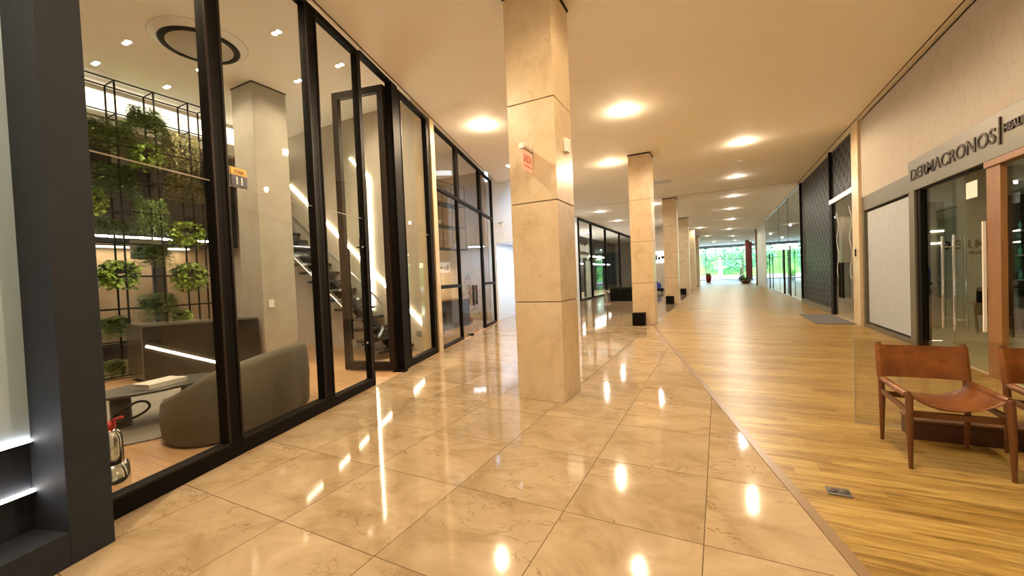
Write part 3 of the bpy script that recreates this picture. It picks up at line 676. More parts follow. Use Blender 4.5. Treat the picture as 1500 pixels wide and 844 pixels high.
def foliage(kind, w, h, dep=.42):
    t = MB()
    def rim(a, b): return max(-w * .56, min(w * .56, rnd(a, b)))
    if kind in ('fern', 'brown'):
        for _ in range(int(150 * w / .5)):
            y = rnd(-w / 2, w / 2); base = Vector((rnd(.05, dep * .75), y * .85, h * rnd(.55, .95)))
            d = Vector((rnd(.1, 1), (y / w) * 1.2 + rnd(-.5, .5), rnd(.0, .7))).normalized(); L = rnd(.4, 1.0) * h * .75
            for q in range(7):
                u = (q + 1) / 7; pt = base + d * L * u * .4 + Vector((0, 0, -L * 1.15 * u * u)); pt.y = max(-w * .55, min(w * .55, pt.y))
                pt.z = min(max(pt.z, h * rnd(0, .1)), h * 1.02)
                for sg in (-1, 1): leaf(t, pt, Vector((rnd(-.2, .8), sg * 1.0, rnd(-.7, .1))), rnd(.055, .085), rnd(.026, .036))
    elif kind == 'lime':
        for _ in range(int(850 * w / .5)):
            a_ = rnd(0, 2 * pi); rr = rnd(.2, 1) ** .5
            p_ = Vector((rnd(.0, dep * .85), rr * cos(a_) * w / 2, h * (.55 + .42 * rr * sin(a_)) if random.random() < .75 else rnd(.02, .6) * h))
            leaf(t, p_, Vector((rnd(.2, 1), rnd(-1, 1), rnd(-.9, .6))), rnd(.055, .09), rnd(.05, .075), .4)
    else:
        for _ in range(130):
            y = rnd(-w / 2, w / 2); x = rnd(.05, dep * .8); z0_ = h * rnd(.85, 1.0); z1_ = h * rnd(0, .35) if kind == 'string' else h * rnd(0, .4); z_ = z0_
            while z_ > z1_:
                leaf(t, Vector((x + rnd(-.01, .01), y + rnd(-.012, .012), z_)), Vector((rnd(-.2, .8), rnd(-.8, .8), -.9)), rnd(.04, .06), .024); z_ -= .028
    return t
LM = {'fern': 'green_d', 'lime': 'green_l', 'brown': 'green_b', 'drape': 'green_b', 'string': 'green_d'}
for (kd, y0, y1, z0_, z1_), lab in zip(PL, PLN):
    w = y1 - y0; h = z1_ - z0_
    # stand the planter on the grid level below its middle
    r = thing('hanging_plant', lab, 'plant', (-9.66, (y0 + y1) / 2, z0_), group='plants of the green wall')
    MB().box(.02, .24, -w * .40, w * .40, h * .50, h * .50 + min(.16, h * .3)).build('planter', M['soil'], r, bevel=.004)
    foliage(kd, w, h).build('foliage', M[LM[kd]], r)

# staircase against the plaster wall
st = thing('staircase', 'open tread staircase climbing the plaster wall with glass balustrade', 'staircase', (-5.85, 5.85, 0))
for i in range(15):
    x = -.27 * i; z = .17 + .205 * i
    MB().box(x - .32, x, 0 if i > 1 else -.18, .82, z - .055, z).build('tread', M['desk'], st, bevel=.003)
t = MB(); t.bar((0, .45, .03), (-4.0, .45, 3.05), .16, .18); t.build('stringer', M['black'], st)
t = MB(); t.prism([(0, 0), (0, .02), (-4.05, .02), (-4.05, 0)], .2, 1.1, None)
t.v = [(x, y, (z - x * .76 - (.0 if z < 1 else .0))) for x, y, z in t.v]; t.build('glass_balustrade', M['glass'], st, (.0, -.03, 0))
MB().bar((0, -.02, 1.10), (-4.05, -.02, 4.18), .035, .025).build('handrail', M['metal'], st)
MB().bar((-.9, -.02, .85), (-4.05, -.02, 3.25), .02, .02).build('lower_rail', M['metal'], st)
wl1 = thing('wall_light_line', 'slanting bright light line climbing the plaster wall above the stairs', 'light strip', (-5.43, 6.67, .48))
MB().bar((0, -.01, 0), (-4.24, -.01, 3.60), .02, .055).build('diffuser', M['led'], wl1)
refl_line = thing('reflection_line', 'thin bent reflection built as a glowing line on the plaster wall', 'light strip', (-6.92, 6.67, .9))  # reflection in the open door glass, built as a glowing line
t = MB(); t.bar((-.56, -.01, 3.49), (0, -.01, 2.97), .02, .03); t.bar((0, -.01, 2.97), (-.05, -.01, .0), .02, .045); t.build('diffuser', M['led'], refl_line)
pf = thing('potted_fern', 'leafy fern in a grey pot on the tan floor by the stairs', 'plant', (-8.75, 5.62, 0))
MB().lathe([(0, 0), (.15, 0), (.21, .32), (.19, .32), (.17, .27), (0, .27)], 24).build('pot', M['concrete'], pf)
t = MB()
for _ in range(60):
    a_ = rnd(0, 2 * pi); L = rnd(.25, .42)
    for q in range(7):
        u = (q + 1) / 7; pt = Vector((cos(a_) * L * u, sin(a_) * L * u, .28 + .35 * u - .42 * u * u))
        for sg in (-1, 1): leaf(t, pt, Vector((-sin(a_) * sg, cos(a_) * sg, -.1)), .06, .024)
t.build('foliage', M['green_d'], pf)
tag(MB().box(0, .12, 0, .012, 0, .12).build('floor_vent', M['metal'], None, (-5.75, 6.665, .33)), 'small square grey outlet plate low on the plaster wall', 'outlet')

# ================================================================ SHOP TWO INTERIOR
sh = thing('hanging_shelf', 'black wire shelf cage hung from the ceiling with potted plants on it', 'shelf', (-8.4, 8.95, 2.55))
t = MB()
for x in (0, .4):
    for y in (0, .8, 1.6, 2.4, 3.2): t.box(x - .01, x + .01, y - .01, y + .01, 0, 2.2)
    for z in (0, .75, 1.5, 2.2): t.box(x - .01, x + .01, 0, 3.2, z - .01, z + .01)
for z in (0, .75, 1.5): t.box(0, .4, 0, 3.2, z + .01, z + .025)
t.build('frame_grid', M['black'], sh)
for y in (0, 3.2): MB().tube([(.2, y, 2.2), (.2, y, SHC - 2.552)], .006, 6).build('rod', M['black'], sh)
for (y, z, l) in ((.4, 2.575, 'small potted palm on the lowest wire shelf by the stone jamb'), (1.9, 3.325, 'small potted palm on the middle wire shelf'), (2.8, 2.575, 'small potted palm on the lowest wire shelf by the doors')):
    r = thing('potted_palm', l, 'plant', (-8.2, 8.95 + y, z + .003), group='potted palms on the wire shelf')
    MB().lathe([(0, 0), (.07, 0), (.10, .16), (.08, .16), (0, .14)], 16).build('pot', M['concrete'], r)
    t = MB()
    for _ in range(26):
        a_ = rnd(0, 2 * pi); leaf(t, Vector((0, 0, .15)), Vector((cos(a_), sin(a_), rnd(.2, 1.6))), rnd(.25, .42), .04, .8)
    t.build('foliage', M['green_l'], r)
tag(MB().box(-15.998, -15.93, 7.2, 12.3, 3.0, 4.6).build('backlit_panel.001', M['led_soft']), 'glowing cream panel behind the wire shelf cage', 'light panel')
for j, (y, z) in enumerate(((8.6, 2.45), (10.9, 2.05))):
    r = thing('linear_light.001', ('upper', 'lower')[j] + ' straight white ceiling hung light in the second shop', 'lamp', (-9.6, y - .8, z))
    MB().box(-.02, .02, 0, 1.9, 0, .04).build('diffuser', M['led_c'], r)
    for yy in (.05, 1.85): MB().tube([(0, yy, .04), (0, yy, SHC - z - .002)], .004, 6).build('cable', M['black'], r)
    area(r, (0, .95, -.02), 45, SHOPC, .1, 1.8)
ct = thing('counter', 'dark counter with a timber top in the second shop', 'counter', (-7.35, 9.6, 0))
MB().box(-.6, 0, 0, 1.6, .0, .86).build('body', M['dark_int'], ct); MB().box(-.65, .05, -.05, 1.65, .861, .90).build('counter_top', M['post'], ct)
tr = thing('christmas_tree', 'slim decorated tree with pink and red baubles behind the glass doors', 'christmas tree', (-7.75, 11.75, 0))
MB().lathe([(0, 0), (.12, 0), (.14, .2), (0, .2)], 16).build('pot', M['terracotta'], tr)
t = MB()
for _ in range(900):
    z = rnd(.2, 1.75); R_ = .42 * (1.85 - z) / 1.6; a_ = rnd(0, 2 * pi); rr = rnd(.4, 1) * R_
    leaf(t, Vector((cos(a_) * rr, sin(a_) * rr, z)), Vector((cos(a_), sin(a_), rnd(-.3, .2))), .10, .03)
t.build('foliage', M['green_d'], tr)
t = MB()
for _ in range(46):
    z = rnd(.3, 1.6); R_ = .44 * (1.85 - z) / 1.6; a_ = rnd(0, 2 * pi); c_ = (cos(a_) * R_, sin(a_) * R_)
    t.lathe([(0.001, z - .035), (.025, z - .025), (.035, z), (.025, z + .025), (.001, z + .035)], 8, *c_)
t.build('baubles', mat('rose_bauble', (.6, .16, .14), .2, metal=.5), tr)

r = thing('lounge_sofa', 'low dark sofa standing before the counter of the second shop', 'sofa', (-6.38, 7.95, 0), TH)
MB().box(-.85, -.1, 0, 1.3, .12, .40).build('seat', M['black'], r, bevel=.03); MB().box(-.85, -.68, 0, 1.3, .401, .78).build('backrest', M['black'], r, bevel=.03)
for yy in (-.1, 1.31): MB().box(-.85, -.1, yy, yy + .09, .12, .58).build('armrest', M['black'], r, bevel=.02)
for xx in (-.8, -.18):
    for yy in (.05, 1.2): MB().box(xx, xx + .05, yy, yy + .05, 0, .12).build('leg', M['black'], r)

# ================================================================ DISTANT SHOP (x = -7.2)
ym = [22.65, 25.3, 28.95, 33.6, 46.9]
WLB = ['distant black framed window with a lettered panel', 'distant black framed window holding the inner doorway', 'distant black framed window with glowing lines behind', 'last distant black framed window along the marble']
for i in range(4):
    r = thing('window_%d' % (7 + i), WLB[i], 'window', (-7.2, ym[i], 0), kind='structure'); w = ym[i + 1] - ym[i]
    t = MB(); t.box(-.06, .06, 0, .14, 0, CEIL - .03); t.box(-.06, .06, w - .06, w, 0, CEIL - .03); t.box(-.06, .06, .14, w - .06, CEIL - .13, CEIL - .03); t.box(-.06, .06, .14, w - .06, 0, .08)
    t.build('frame', M['black'], r); MB().box(-.006, .006, .13, w - .05, .07, CEIL - .12).build('pane', M['glass'], r)
r = thing('lettered_sign', 'white board with dark brown raised letters in the distant shop window', 'sign', (-7.30, 23.05, 3.1))
MB().box(-.05, 0, 0, 2.2, -.55, .3).build('board', M['paper'], r)
for yy in (.1, 2.1): MB().tube([(-.025, yy, .3), (-.025, yy, CEIL - 3.102)], .01, 6).build('hanger', M['metal'], r)
text('word', 'PAO', .62, M['letters'], r, frame_mtx((.01, .35, .22), (0, 1, 0), (0, 0, 1)), .03, bold=.02)
text('word', 'BAKERY'[:0] + 'IIIIIII', .26, M['letters'], r, frame_mtx((.01, .3, -.38), (0, 1, 0), (0, 0, 1)), .02, bold=.015) if False else MB().box(0, .03, .3, 1.9, -.36, -.18).build('dark_band', M['letters'], r)
r = thing('inner_doorway', 'dark framed doorway with pale glass inside the distant shop', 'door', (-8.0, 26.3, 0))
t = MB(); t.box(-.06, .06, 0, .15, 0, 2.6); t.box(-.06, .06, 1.5, 1.65, 0, 2.6); t.box(-.06, .06, .15, 1.5, 2.45, 2.6); t.build('frame', M['black'], r)
MB().box(-.01, .01, .15, 1.5, 0, 2.45).build('pane', M['pale_int'], r)
for j, (z, l) in enumerate(((3.0, 'upper'), (2.3, 'lower'))):
    r = thing('linear_light.002', l + ' glowing line inside the distant black framed shop', 'lamp', (-9.5 + j * .5, 28.5, z))
    MB().box(-.03, .03, 0, 9, 0, .08).build('diffuser', M['led_c'], r)
    for yy in (.1, 8.9): MB().tube([(0, yy, .08), (0, yy, CEIL - z - .002)], .008, 6).build('cable', M['black'], r)
for j, y in enumerate((24.5, 31.0)):
    r = thing('ceiling_light.002', ('ceiling light behind the lettered board', 'ceiling light above the glowing lines in the distant shop')[j], 'lamp', (-9.3, y, CEIL - .02))
    MB().lathe([(0, -.03), (.15, -.03), (.16, 0)], 20).build('diffuser', M['lens'], r); lamp(r, (0, 0, -.06), 90, (1, .86, .68), .1)
struct('wall_far_shop_back', MB().box(-10.6, -10.5, 15.2, 47, 0, CEIL), M['dark_int'], 'charcoal back wall of the distant shop')
struct('wall_shop_end', MB().box(-16, -7.32, 12.35, 12.5, 0, SHC), M['tan_int'], 'plaster end wall of the second shop')
r = thing('planter_box', 'black box planter with low dark leaves beside the second stone column', 'planter', (-5.3, 22.0, 0))
MB().box(0, 1.25, 0, .5, 0, .62).build('box', M['black'], r, bevel=.01); t = MB()
for _ in range(500): leaf(t, Vector((rnd(.05, 1.2), rnd(.05, .45), .6)), Vector((rnd(-1, 1), rnd(-1, 1), rnd(.4, 1.6))), rnd(.15, .38), .05, .6)
t.build('foliage', mottled('deep_green_leaf', (.012, .03, .008), (.04, .07, .015), 9), r)  # dark green leaf colour of the planter
r = thing('bench', 'small pale bench before the distant black framed shop', 'bench', (-6.45, 25.2, 0))
MB().box(0, .75, 0, .4, .36, .46).build('seat', M['concrete'], r, bevel=.01)
for x in (.05, .62): MB().box(x, x + .08, .05, .35, 0, .36).build('leg', M['concrete'], r)
# structures between distant columns
struct('wall_far_left', MB().box(-5.0, -3.3, 31.6, 31.8, 0, CEIL), M['plaster'], 'beige cross wall between the second and third columns')
r = thing('wall_sign', 'white backlit board with dark marks on the beige cross wall', 'sign', (-4.5, 31.58, 2.15))
MB().box(0, 1.1, -.08, 0, 0, .85).build('board', emis('sign_board_glow', (1, .96, .9), 1.2), r)
t = MB(); t.box(.35, .50, -.09, -.081, .2, .6); t.box(.55, .72, -.09, -.081, .25, .45); t.box(.78, 1.0, -.09, -.081, .3, .5); t.build('marks', M['letters'], r)
r = thing('display_cart', 'dark blue low display cart under the white backlit board', 'cart', (-4.45, 30.5, 0))
MB().box(0, .9, 0, .5, .12, .30).build('base', M['black'], r); t = MB()
for x in (.1, .8): t.lathe([(.0, 0), (.05, 0), (.05, .12), (0, .12)], 12, x, .25)
t.build('wheels', M['black'], r)
t = MB(); t.prism([(.05, .1), (.75, .1), (.75, .4), (.05, .4)], .301, .9, [1.1, .62, .62, 1.1]); t.build('bag', M['blue'], r, bevel=.03)
struct('wall_far_cross', MB().box(-10.6, -2.4, 47.0, 47.2, 0, CEIL), M['plaster'], 'pale beige cross wall between the third and fourth columns')
r = thing('window_11', 'dark framed window with teal panes between the third and fourth columns', 'window', (-4.2, 46.95, 0), kind='structure')
t = MB()
for x in (0, .6, 1.2, 1.8): t.box(x - .05, x + .05, -.08, 0, .3, 3.9)
for z in (.3, 3.9): t.box(-.05, 1.85, -.08, 0, z - .05, z + .05)
t.build('frame', M['black'], r); MB().box(0, 1.8, -.04, -.02, .3, 3.9).build('pane', mat('teal_pane', (.10, .20, .22), .1), r)

# ================================================================ RIGHT SIDE
def rbox(*a): return MB().box(*a)
# stone pier + textured wall
struct('trim_8', rbox(RX - .06, RX + .25, 12.22, 12.74, 0, CEIL), M['stone'], 'cream stone pier between the textured wall and black block wall', 'stone pier', bevel=.004)
tag(rbox(-.012, 0, -.04, .04, -.09, .09).build('wall_switch.002', M['black'], None, (RX - .06, 12.5, 1.75)), 'tiny black intercom on the cream stone pier', 'switch')
t = rbox(RX, RX + .15, 9.46, 12.22, 3.02, CEIL - .06); t.box(RX, RX + .15, -4, 9.46, 3.20, CEIL - .06)
struct('wall_right', t, M['emboss'], 'upper wall covered in pale embossed drop pattern')
struct('trim_9', rbox(RX + .03, RX + .15, -4, 12.22, CEIL - .06, CEIL), M['black'], 'black shadow gap between the textured wall and ceiling', 'ceiling trim')
struct('wall_right_panel', rbox(RX + .06, RX + .15, 9.62, 12.06, .12, 2.66), M['emboss2'], 'lower embossed wall panel beside the glass doors')
t = rbox(RX + .0, RX + .15, 9.46, 12.22, 2.70, 3.02); t.box(RX, RX + .15, 9.46, 9.58, 0, 2.70); t.box(RX, RX + .15, 12.10, 12.22, 0, 2.70); t.box(RX, RX + .15, 9.58, 12.10, 0, .08)
struct('trim_10', t, M['fascia'], 'olive grey frame around the lower embossed panel', 'panel frame', bevel=.003)
struct('trim_11', rbox(RX + .11, RX + .16, 9.58, 12.10, .08, 2.70), M['black'], 'black reveal around the lower embossed panel', 'panel reveal')
# fascia
t = rbox(RX - .05, RX + .15, 3.0, 9.46, 2.68, 3.20); t.box(RX - .05, RX + .15, 9.24, 9.46, 0, 2.68)
struct('trim_12', t, M['fascia'], 'olive grey fascia board carrying the bronze letters', 'fascia', bevel=.003)
sg = thing('shop_lettering', 'dark bronze shop lettering on the olive grey fascia', 'sign', (RX - .053, 9.36, 2.86))
MX = lambda y, z: frame_mtx((0, y, z), (0, -1, 0), (0, 0, 1))
w1 = text('main_word', 'DERMACRONOS', .262, M['letters'], sg, MX(0, .0), .007, bold=.003)
wd = max(v.co.x for v in w1.data.vertices)
for v in w1.data.vertices: v.co.x *= 2.40 / wd
MB().box(-.012, .012, -2.50, -2.47, -.05, .27).build('divider', M['letters'], sg)
w2_ = text('small_word', 'HEALTH', .13, M['letters'], sg, MX(-2.56, .07), .012, bold=.004)
struct('trim_13', rbox(RX - .02, RX + .1, 9.10, 9.24, 0, 2.68), M['black'], 'black door jamb beside the olive grey frame', 'door jamb')
struct('trim_14', rbox(RX - .0, RX + .08, 7.26, 9.10, 2.655, 2.68), M['black'], 'thin black head over the glass doors', 'door head')
for k, (y0, y1) in enumerate(((8.18, 9.09), (7.26, 8.17))):
    r = thing('door_%d' % (5 + k), ('greenish glass door beside the black jamb', 'greenish glass door with a white notice beside the wooden post')[k], 'door', (RX + .03, y0, 0), kind='structure')
    w = y1 - y0; MB().box(-.006, .006, 0, w, .015, 2.65).build('pane', M['glass_g'], r)
    yh = .16 if k == 0 else w - .16
    for sx in (-1, 1):
        h = MB(); h.tube([(sx * .06, yh, .46), (sx * .06, yh, 1.84)], .019, 12)
        for z in (.62, 1.68): h.tube([(sx * .006, yh, z), (sx * .06, yh, z)], .010, 8)
        h.build('handle', M['chrome'], r)
    MB().box(-.015, .015, yh - .03, yh + .03, .0, .11).build('patch_fitting', M['metal'], r)
    if k:
        q = MB().box(-.010, -.007, .28, .55, 2.30, 2.52).build('notice', M['paper'], r)
struct('trim_15', rbox(RX - .03, RX + .03, 6.94, 7.22, 0, 2.60), M['post'], 'broad orange brown wooden post in the storefront', 'wooden post', bevel=.004)
struct('trim_16', rbox(RX - .05, RX + .06, 3.0, 7.23, 2.60, 2.678), M['post'], 'orange brown wooden beam under the fascia', 'wooden beam', bevel=.004)
rbox(-.015, .015, -.012, .012, .55, 1.95).build('pull_handle', M['paper'], bpy.data.objects['trim_15'], (RX - .045, 7.245, 0))
struct('window_12', rbox(RX + .02, RX + .03, 3.0, 6.92, .02, 2.60), M['glass_g'], 'clear storefront pane past the wooden post', 'window')
struct('wall_right_near', rbox(RX, RX + .15, -4, 3.0, 0, 3.2), M['emboss'], 'embossed wall beyond the storefront, beside the viewpoint')
# store interior
struct('wall_store_back', rbox(6.3, 6.4, -1, 12.4, 0, 3.4), M['storewall'], 'sage grey wall inside the store behind the glass doors')
struct('wall_store_side', rbox(RX + .15, 9.5, 12.4, 12.5, 0, CEIL), M['storewall'], 'sage grey cross wall at the end of the store')
struct('ceiling.004', rbox(RX + .16, 9.5, -1, 12.4, 3.4, 3.5), M['ceil'], 'low pale ceiling inside the store')
sg = thing('wall_lettering', 'dark lettering fixed on the sage wall behind the glass doors', 'sign', (4.40, 12.385, 1.72))
text('main_word', 'DERMA', .26, M['letters'], sg, frame_mtx((.0, 0, .0), (1, 0, 0), (0, 0, 1)), .012, bold=.005, spacing=1.2, xs=.98)
text('small_word', 'HEALTH', .10, M['letters'], sg, frame_mtx((.42, 0, -.13), (1, 0, 0), (0, 0, 1)), .012, bold=.003, spacing=1.15, xs=1.1)
r = thing('wall_cabinet', 'tall tan cabinet with two glowing shelf lines inside the store', 'cabinet', (4.2, 12.02, 0))
MB().box(-.16, .16, 0, .37, 0, 2.75).build('body', M['fascia'], r)
t = MB()
for z in (1.84, 2.10): t.box(-.14, .14, -.02, 0, z, z + .028)
t.build('light_strip', M['led'], r)
for j, (x, y) in enumerate(((3.9, 10.9), (4.6, 8.8), (4.9, 6.6), (4.3, 4.6))):
    r = thing('store_spotlight', ('store ceiling light nearest the tan cabinet', 'store ceiling light behind the paired chrome handles', 'store ceiling light past the wooden post', 'store ceiling light beyond the picture edge')[j], 'ceiling light', (x, y, 3.399), group='store ceiling lights')
    MB().lathe([(0, -.008), (.06, -.008), (.08, -.001)], 20).build('lens', M['lens'], r); lamp(r, (0, 0, -.04), 38, (1, .86, .64), .05, 160)
def lounge(loc, rz, lab):
    r = thing('lounge_chair', lab, 'chair', loc, rz, 'black lounge chairs inside the store')
    MB().box(-.32, .32, -.3, .3, .36, .48).build('seat', M['black'], r, bevel=.04)
    t = MB(); t.bar((0, .30, .45), (0, .42, .92), .64, .09); t.build('backrest', M['black'], r, bevel=.03)
    for sx in (-1, 1):
        MB().box(sx * .34 - .03, sx * .34 + .03, -.28, .32, .56, .61).build('armrest', M['post'], r)
        for yy in (-.26, .26): MB().tube([(sx * .30, yy, .0), (sx * .33, yy * .95, .56)], .015, 8).build('leg', M['black'], r)
    return r
lounge((5.15, 10.6, 0), radians(100), 'black lounge chair by the small white table in the store')
lounge((4.5, 8.1, 0), radians(80), 'black lounge chair next to the wooden post in the store')
lounge((4.95, 11.5, 0), radians(160), 'black lounge chair deepest in the store')
r = thing('side_table', 'small white round table among the black lounge chairs', 'table', (5.75, 11.2, 0))
MB().lathe([(0, .50), (.26, .50), (.26, .53), (0, .53)], 24).build('table_top', M['white'], r)
for a_ in (0, 2.1, 4.2): MB().tube([(.05 * cos(a_), .05 * sin(a_), .5), (.2 * cos(a_), .2 * sin(a_), 0)], .010, 6).build('leg', M['black'], r)
r = thing('display_cabinet', 'dark display cabinet with teal bottles at the end wall of the store', 'cabinet', (5.36, 12.05, 0))
MB().box(0, .9, 0, .33, 0, 2.75).build('body', M['dark_int'], r)
for z in (1.0, 1.5, 2.0): MB().box(.03, .87, -.10, -.001, z, z + .03).build('shelf', M['metal'], r)
for z in (1.031, 1.531, 2.031):
    for q in range(5):
        b_ = tag(MB().lathe([(0, 0), (.028, 0), (.028, .11), (.012, .14), (.012, .18), (0, .18)], 12).build('bottle', M['bottle'], None, (5.36 + .1 + q * .165, 12.0, z)), '%s teal bottle from the sage wall lettering, on the %s shelf of the dark cabinet' % (('first', 'second', 'third', 'fourth', 'fifth')[q], {1.031: 'lowest', 1.531: 'middle', 2.031: 'top'}[z]), 'bottle', 'teal bottles on the dark display cabinet')

# black glass block wall
bw = thing('block_wall', 'tall wall of black glass blocks with pale joints', 'block wall', (RX, 12.76, 0), kind='structure')
t = MB(); t.box(.052, .14, 2.42, 7.3, .16, CEIL - .02); t.box(.052, .14, 0, 2.42, 3.40, CEIL - .02); t.build('joint_grid', M['grout'], bw)
ta, tb_ = MB(), MB(); bwid = .243; bh = .192
for j in range(24):
    z = .17 + j * bh
    if z + bh > CEIL: break
    for i in range(30):
        y = .02 + i * bwid
        if y < 2.4 and z < 3.42: continue
        if y + bwid > 7.3: continue
        e = .017; q = ta if (i + j) % 2 else tb_
        dx = 0.0
        q.box(.048 + dx, .10, y + e * 1.6, y + bwid - e * 1.6, z + e, z + bh - e)
ta.build('dark_blocks', M['block'], bw); tb_.build('smoky_blocks', M['block2'], bw)
t = MB(); t.box(-.03, .15, 2.38, 2.42, 3.40, CEIL - .02); t.box(-.03, .15, 7.26, 7.30, .16, CEIL); t.build('mullion', M['black'], bw)
MB().box(-.03, .15, 2.42, 7.3, 0, .155).build('base', M['fascia'], bw)
r = thing('door_7', 'glass double door with black loop handles in the block wall', 'door', (RX + .02, 12.80, 0), kind='structure')
t = MB(); t.box(-.04, .06, 2.12, 2.40, 0, 3.26); t.box(-.04, .06, -.02, .03, 0, 3.26); t.build('frame', M['black'], r)
MB().box(-.05, .06, -.02, 2.40, 3.265, 3.40).build('header', M['metal'], r)
MB().box(-.006, .006, .03, 1.07, .01, 3.25).build('pane', M['glass'], r); MB().box(-.006, .006, 1.08, 2.12, .01, 3.25).build('pane', M['glass'], r)
for yc in (.93, 1.24):
    h = MB()
    for yy in (yc - .07, yc + .07): h.tube([(-.07, yy, .58), (-.07, yy, 1.52)], .016, 8)
    for z in (.58, 1.52): h.tube([(-.07, yc - .07, z), (-.07, yc + .07, z)], .016, 8)
    for z in (.7, 1.4): h.tube([(-.006, yc, z), (-.07, yc - .07, z)], .008, 6)
    h.build('handle', M['black'], r)
for yy, w_ in ((.25, .3), (1.5, .35)):
    t = MB(); pr = None
    for q in range(26):
        p_ = (-.009, yy + w_ * .5 + .12 * sin(q * .55), 1.1 + q * .075)
        if pr: t.bar(pr, p_, .004, .02)
        pr = p_
    t.build('white_drawing', M['sign_w'], r)
tag(MB().box(2.17, 2.97, 12.55, 14.95, .001, .014).build('door_mat', M['mat'], bevel=.003), 'grey rectangular door mat before the block wall door', 'mat')
struct('wall_block_store', rbox(RX + .2, 9.5, 20.05, 20.15, 0, CEIL), M['pale_int'], 'pale cross wall behind the black block wall')
struct('wall_block_back', rbox(7.0, 7.1, 12.5, 20, 0, CEIL), M['tan_int'], 'tan back wall behind the loop handled door')
r = thing('ceiling_light.003', 'ceiling light inside the store with the loop handled door', 'lamp', (5, 14, CEIL - .02))
MB().lathe([(0, -.03), (.15, -.03), (.16, 0)], 20).build('diffuser', M['lens'], r); lamp(r, (0, 0, -.06), 120, (1, .84, .62), .1)
r = thing('service_counter', 'white counter inside the store with the loop handled door', 'counter', (5.4, 15.2, 0))
MB().box(0, .6, 0, 2.6, 0, 1.0).build('body', M['white'], r); MB().box(-.05, .65, -.05, 2.65, 1.001, 1.04).build('counter_top', M['black'], r)

# bright glass fronts further on
yy = [20.08, 23.4, 26.7, 33.4]
GL = ['tall reflective glass front next to the black block wall', 'second reflective glass front past the black block wall', 'long reflective glass front before the pale end wall']
for i in range(3):
    r = thing('window_%d' % (13 + i), GL[i], 'window', (RX, yy[i], 0), kind='structure'); w = yy[i + 1] - yy[i]
    MB().box(-.006, .006, .01, w - .01, .10, CEIL - .08).build('pane', M['glass_w'], r)
    t = MB(); t.box(-.03, .03, 0, w, 0, .10); t.box(-.03, .03, 0, w, CEIL - .08, CEIL - .01); t.build('rail', M['metal'], r)
    MB().box(-.012, .012, w - .012, w + .006, .10, CEIL - .08).build('mullion', M['dkbrown'], r)
for y, z1, l in ((22.3, 2.45, 'tall dark pull bar on the glass front nearest the block wall'), (24.2, 2.35, 'thick dark pull bar on the second glass front'), (30.6, 2.35, 'tall dark pull bar on the long glass front')):
    r = thing('pull_bar', l, 'handle', (RX, y, 0), group='dark pull bars on the bright glass fronts')
    MB().tube([(-.09, 0, .12), (-.09, 0, z1)], .045 if y == 24.2 else .03, 10).build('bar', M['dkbrown'], r)
    t = MB()
    for z in (.4, z1 - .3): t.tube([(-.007, 0, z), (-.09, 0, z)], .015, 6)
    t.build('mount', M['metal'], r)
struct('wall_right_far', rbox(RX, RX + .15, 33.42, 41.0, 0, CEIL), M['pale_int'], 'pale end wall after the reflective glass fronts')
struct('wall_glass_store_back', rbox(7.0, 7.1, 20.2, 41, 0, CEIL), M['pale_int'], 'pale back wall behind the reflective glass fronts')
for j, y in enumerate((23, 29)):
    r = thing('ceiling_light.004', ('ceiling light behind the second reflective glass front', 'ceiling light behind the long reflective glass front')[j], 'lamp', (5, y, CEIL - .02))
    MB().lathe([(0, -.03), (.15, -.03), (.16, 0)], 20).build('diffuser', M['lens'], r); lamp(r, (0, 0, -.06), 110, (.9, .95, 1), .1)
for x, y, w, l in ((RX - .1, 41.02, .3, 'oxblood column at the end of the pale wall'), (2.95, 56.0, .42, 'oxblood column standing near the garden glazing'), (3.6, 60.0, .3, 'oxblood column furthest off by the garden glazing')):
    r = thing('painted_column', l, 'column', (x, y, 0), group='oxblood columns near the garden')
    MB().box(0, w, 0, w, 0, CEIL - .001).build('shaft', M['redcol'], r, bevel=.02); MB().box(-.03, w + .03, -.03, w + .03, 0, .12).build('base', M['black'], r)
struct('wall_far_right', rbox(9.3, 9.5, 41, 64, 0, CEIL), M['pale_int'], 'pale side wall of the wide end of the hall')

# garden glazing
gz = thing('window_16', 'wide garden glazing at the bright end of the hall', 'window', (-7.2, 64, 0), kind='structure')
t = MB()
for x in (0, 2.9, 5.65, 10.25, 13.5, 16.6): t.box(x - .05, x + .05, -.05, .05, 0, CEIL)
t.box(0, 16.6, -.05, .05, CEIL - .35, CEIL); t.box(5.65, 10.25, -.04, .04, 2.8, 2.88); t.box(0, 16.6, -.05, .05, 0, .08); t.box(0, 16.6, -.03, .03, 4.1, 4.16)
t.build('frame', mat('grey_aluminium', (.25, .27, .3), .4, metal=.5), gz)
MB().box(0, 16.6, -.005, .005, .05, CEIL - .3).build('pane', M['glass'], gz)
def potted(name, loc, lab, potm, h, R_, n, grp=None):
    r = thing(name, lab, 'plant', loc, group=grp)
    MB().lathe([(0, 0), (R_ * .6, 0), (R_, h * .6), (R_ * .75, h), (R_ * .55, h), (0, h * .9)], 20).build('pot', potm, r)
    t = MB()
    for _ in range(n):
        a_ = rnd(0, 2 * pi); leaf(t, Vector((0, 0, h * .95)), Vector((cos(a_), sin(a_), rnd(.1, 1.6))), rnd(.5, 1.1), .14, .8)
    t.build('foliage', M['green_d'], r); return r
potted('potted_plant', (-1.05, 53, 0), 'dark leafed plant in a tall red vase at the bright end', M['terracotta'], 1.0, .34, 22)
potted('potted_plant.001', (2.6, 57.5, 0), 'spreading dark leafed plant on the low dark stand', M['black'], .45, .45, 40)
tag(MB().box(1.2, 3.0, 56.6, 58.2, 0, .0 + .001).build('dark_floor_mat', M['mat']), 'dark mat under the spreading plant at the bright end', 'mat')  # thin dark mat lying under the plant
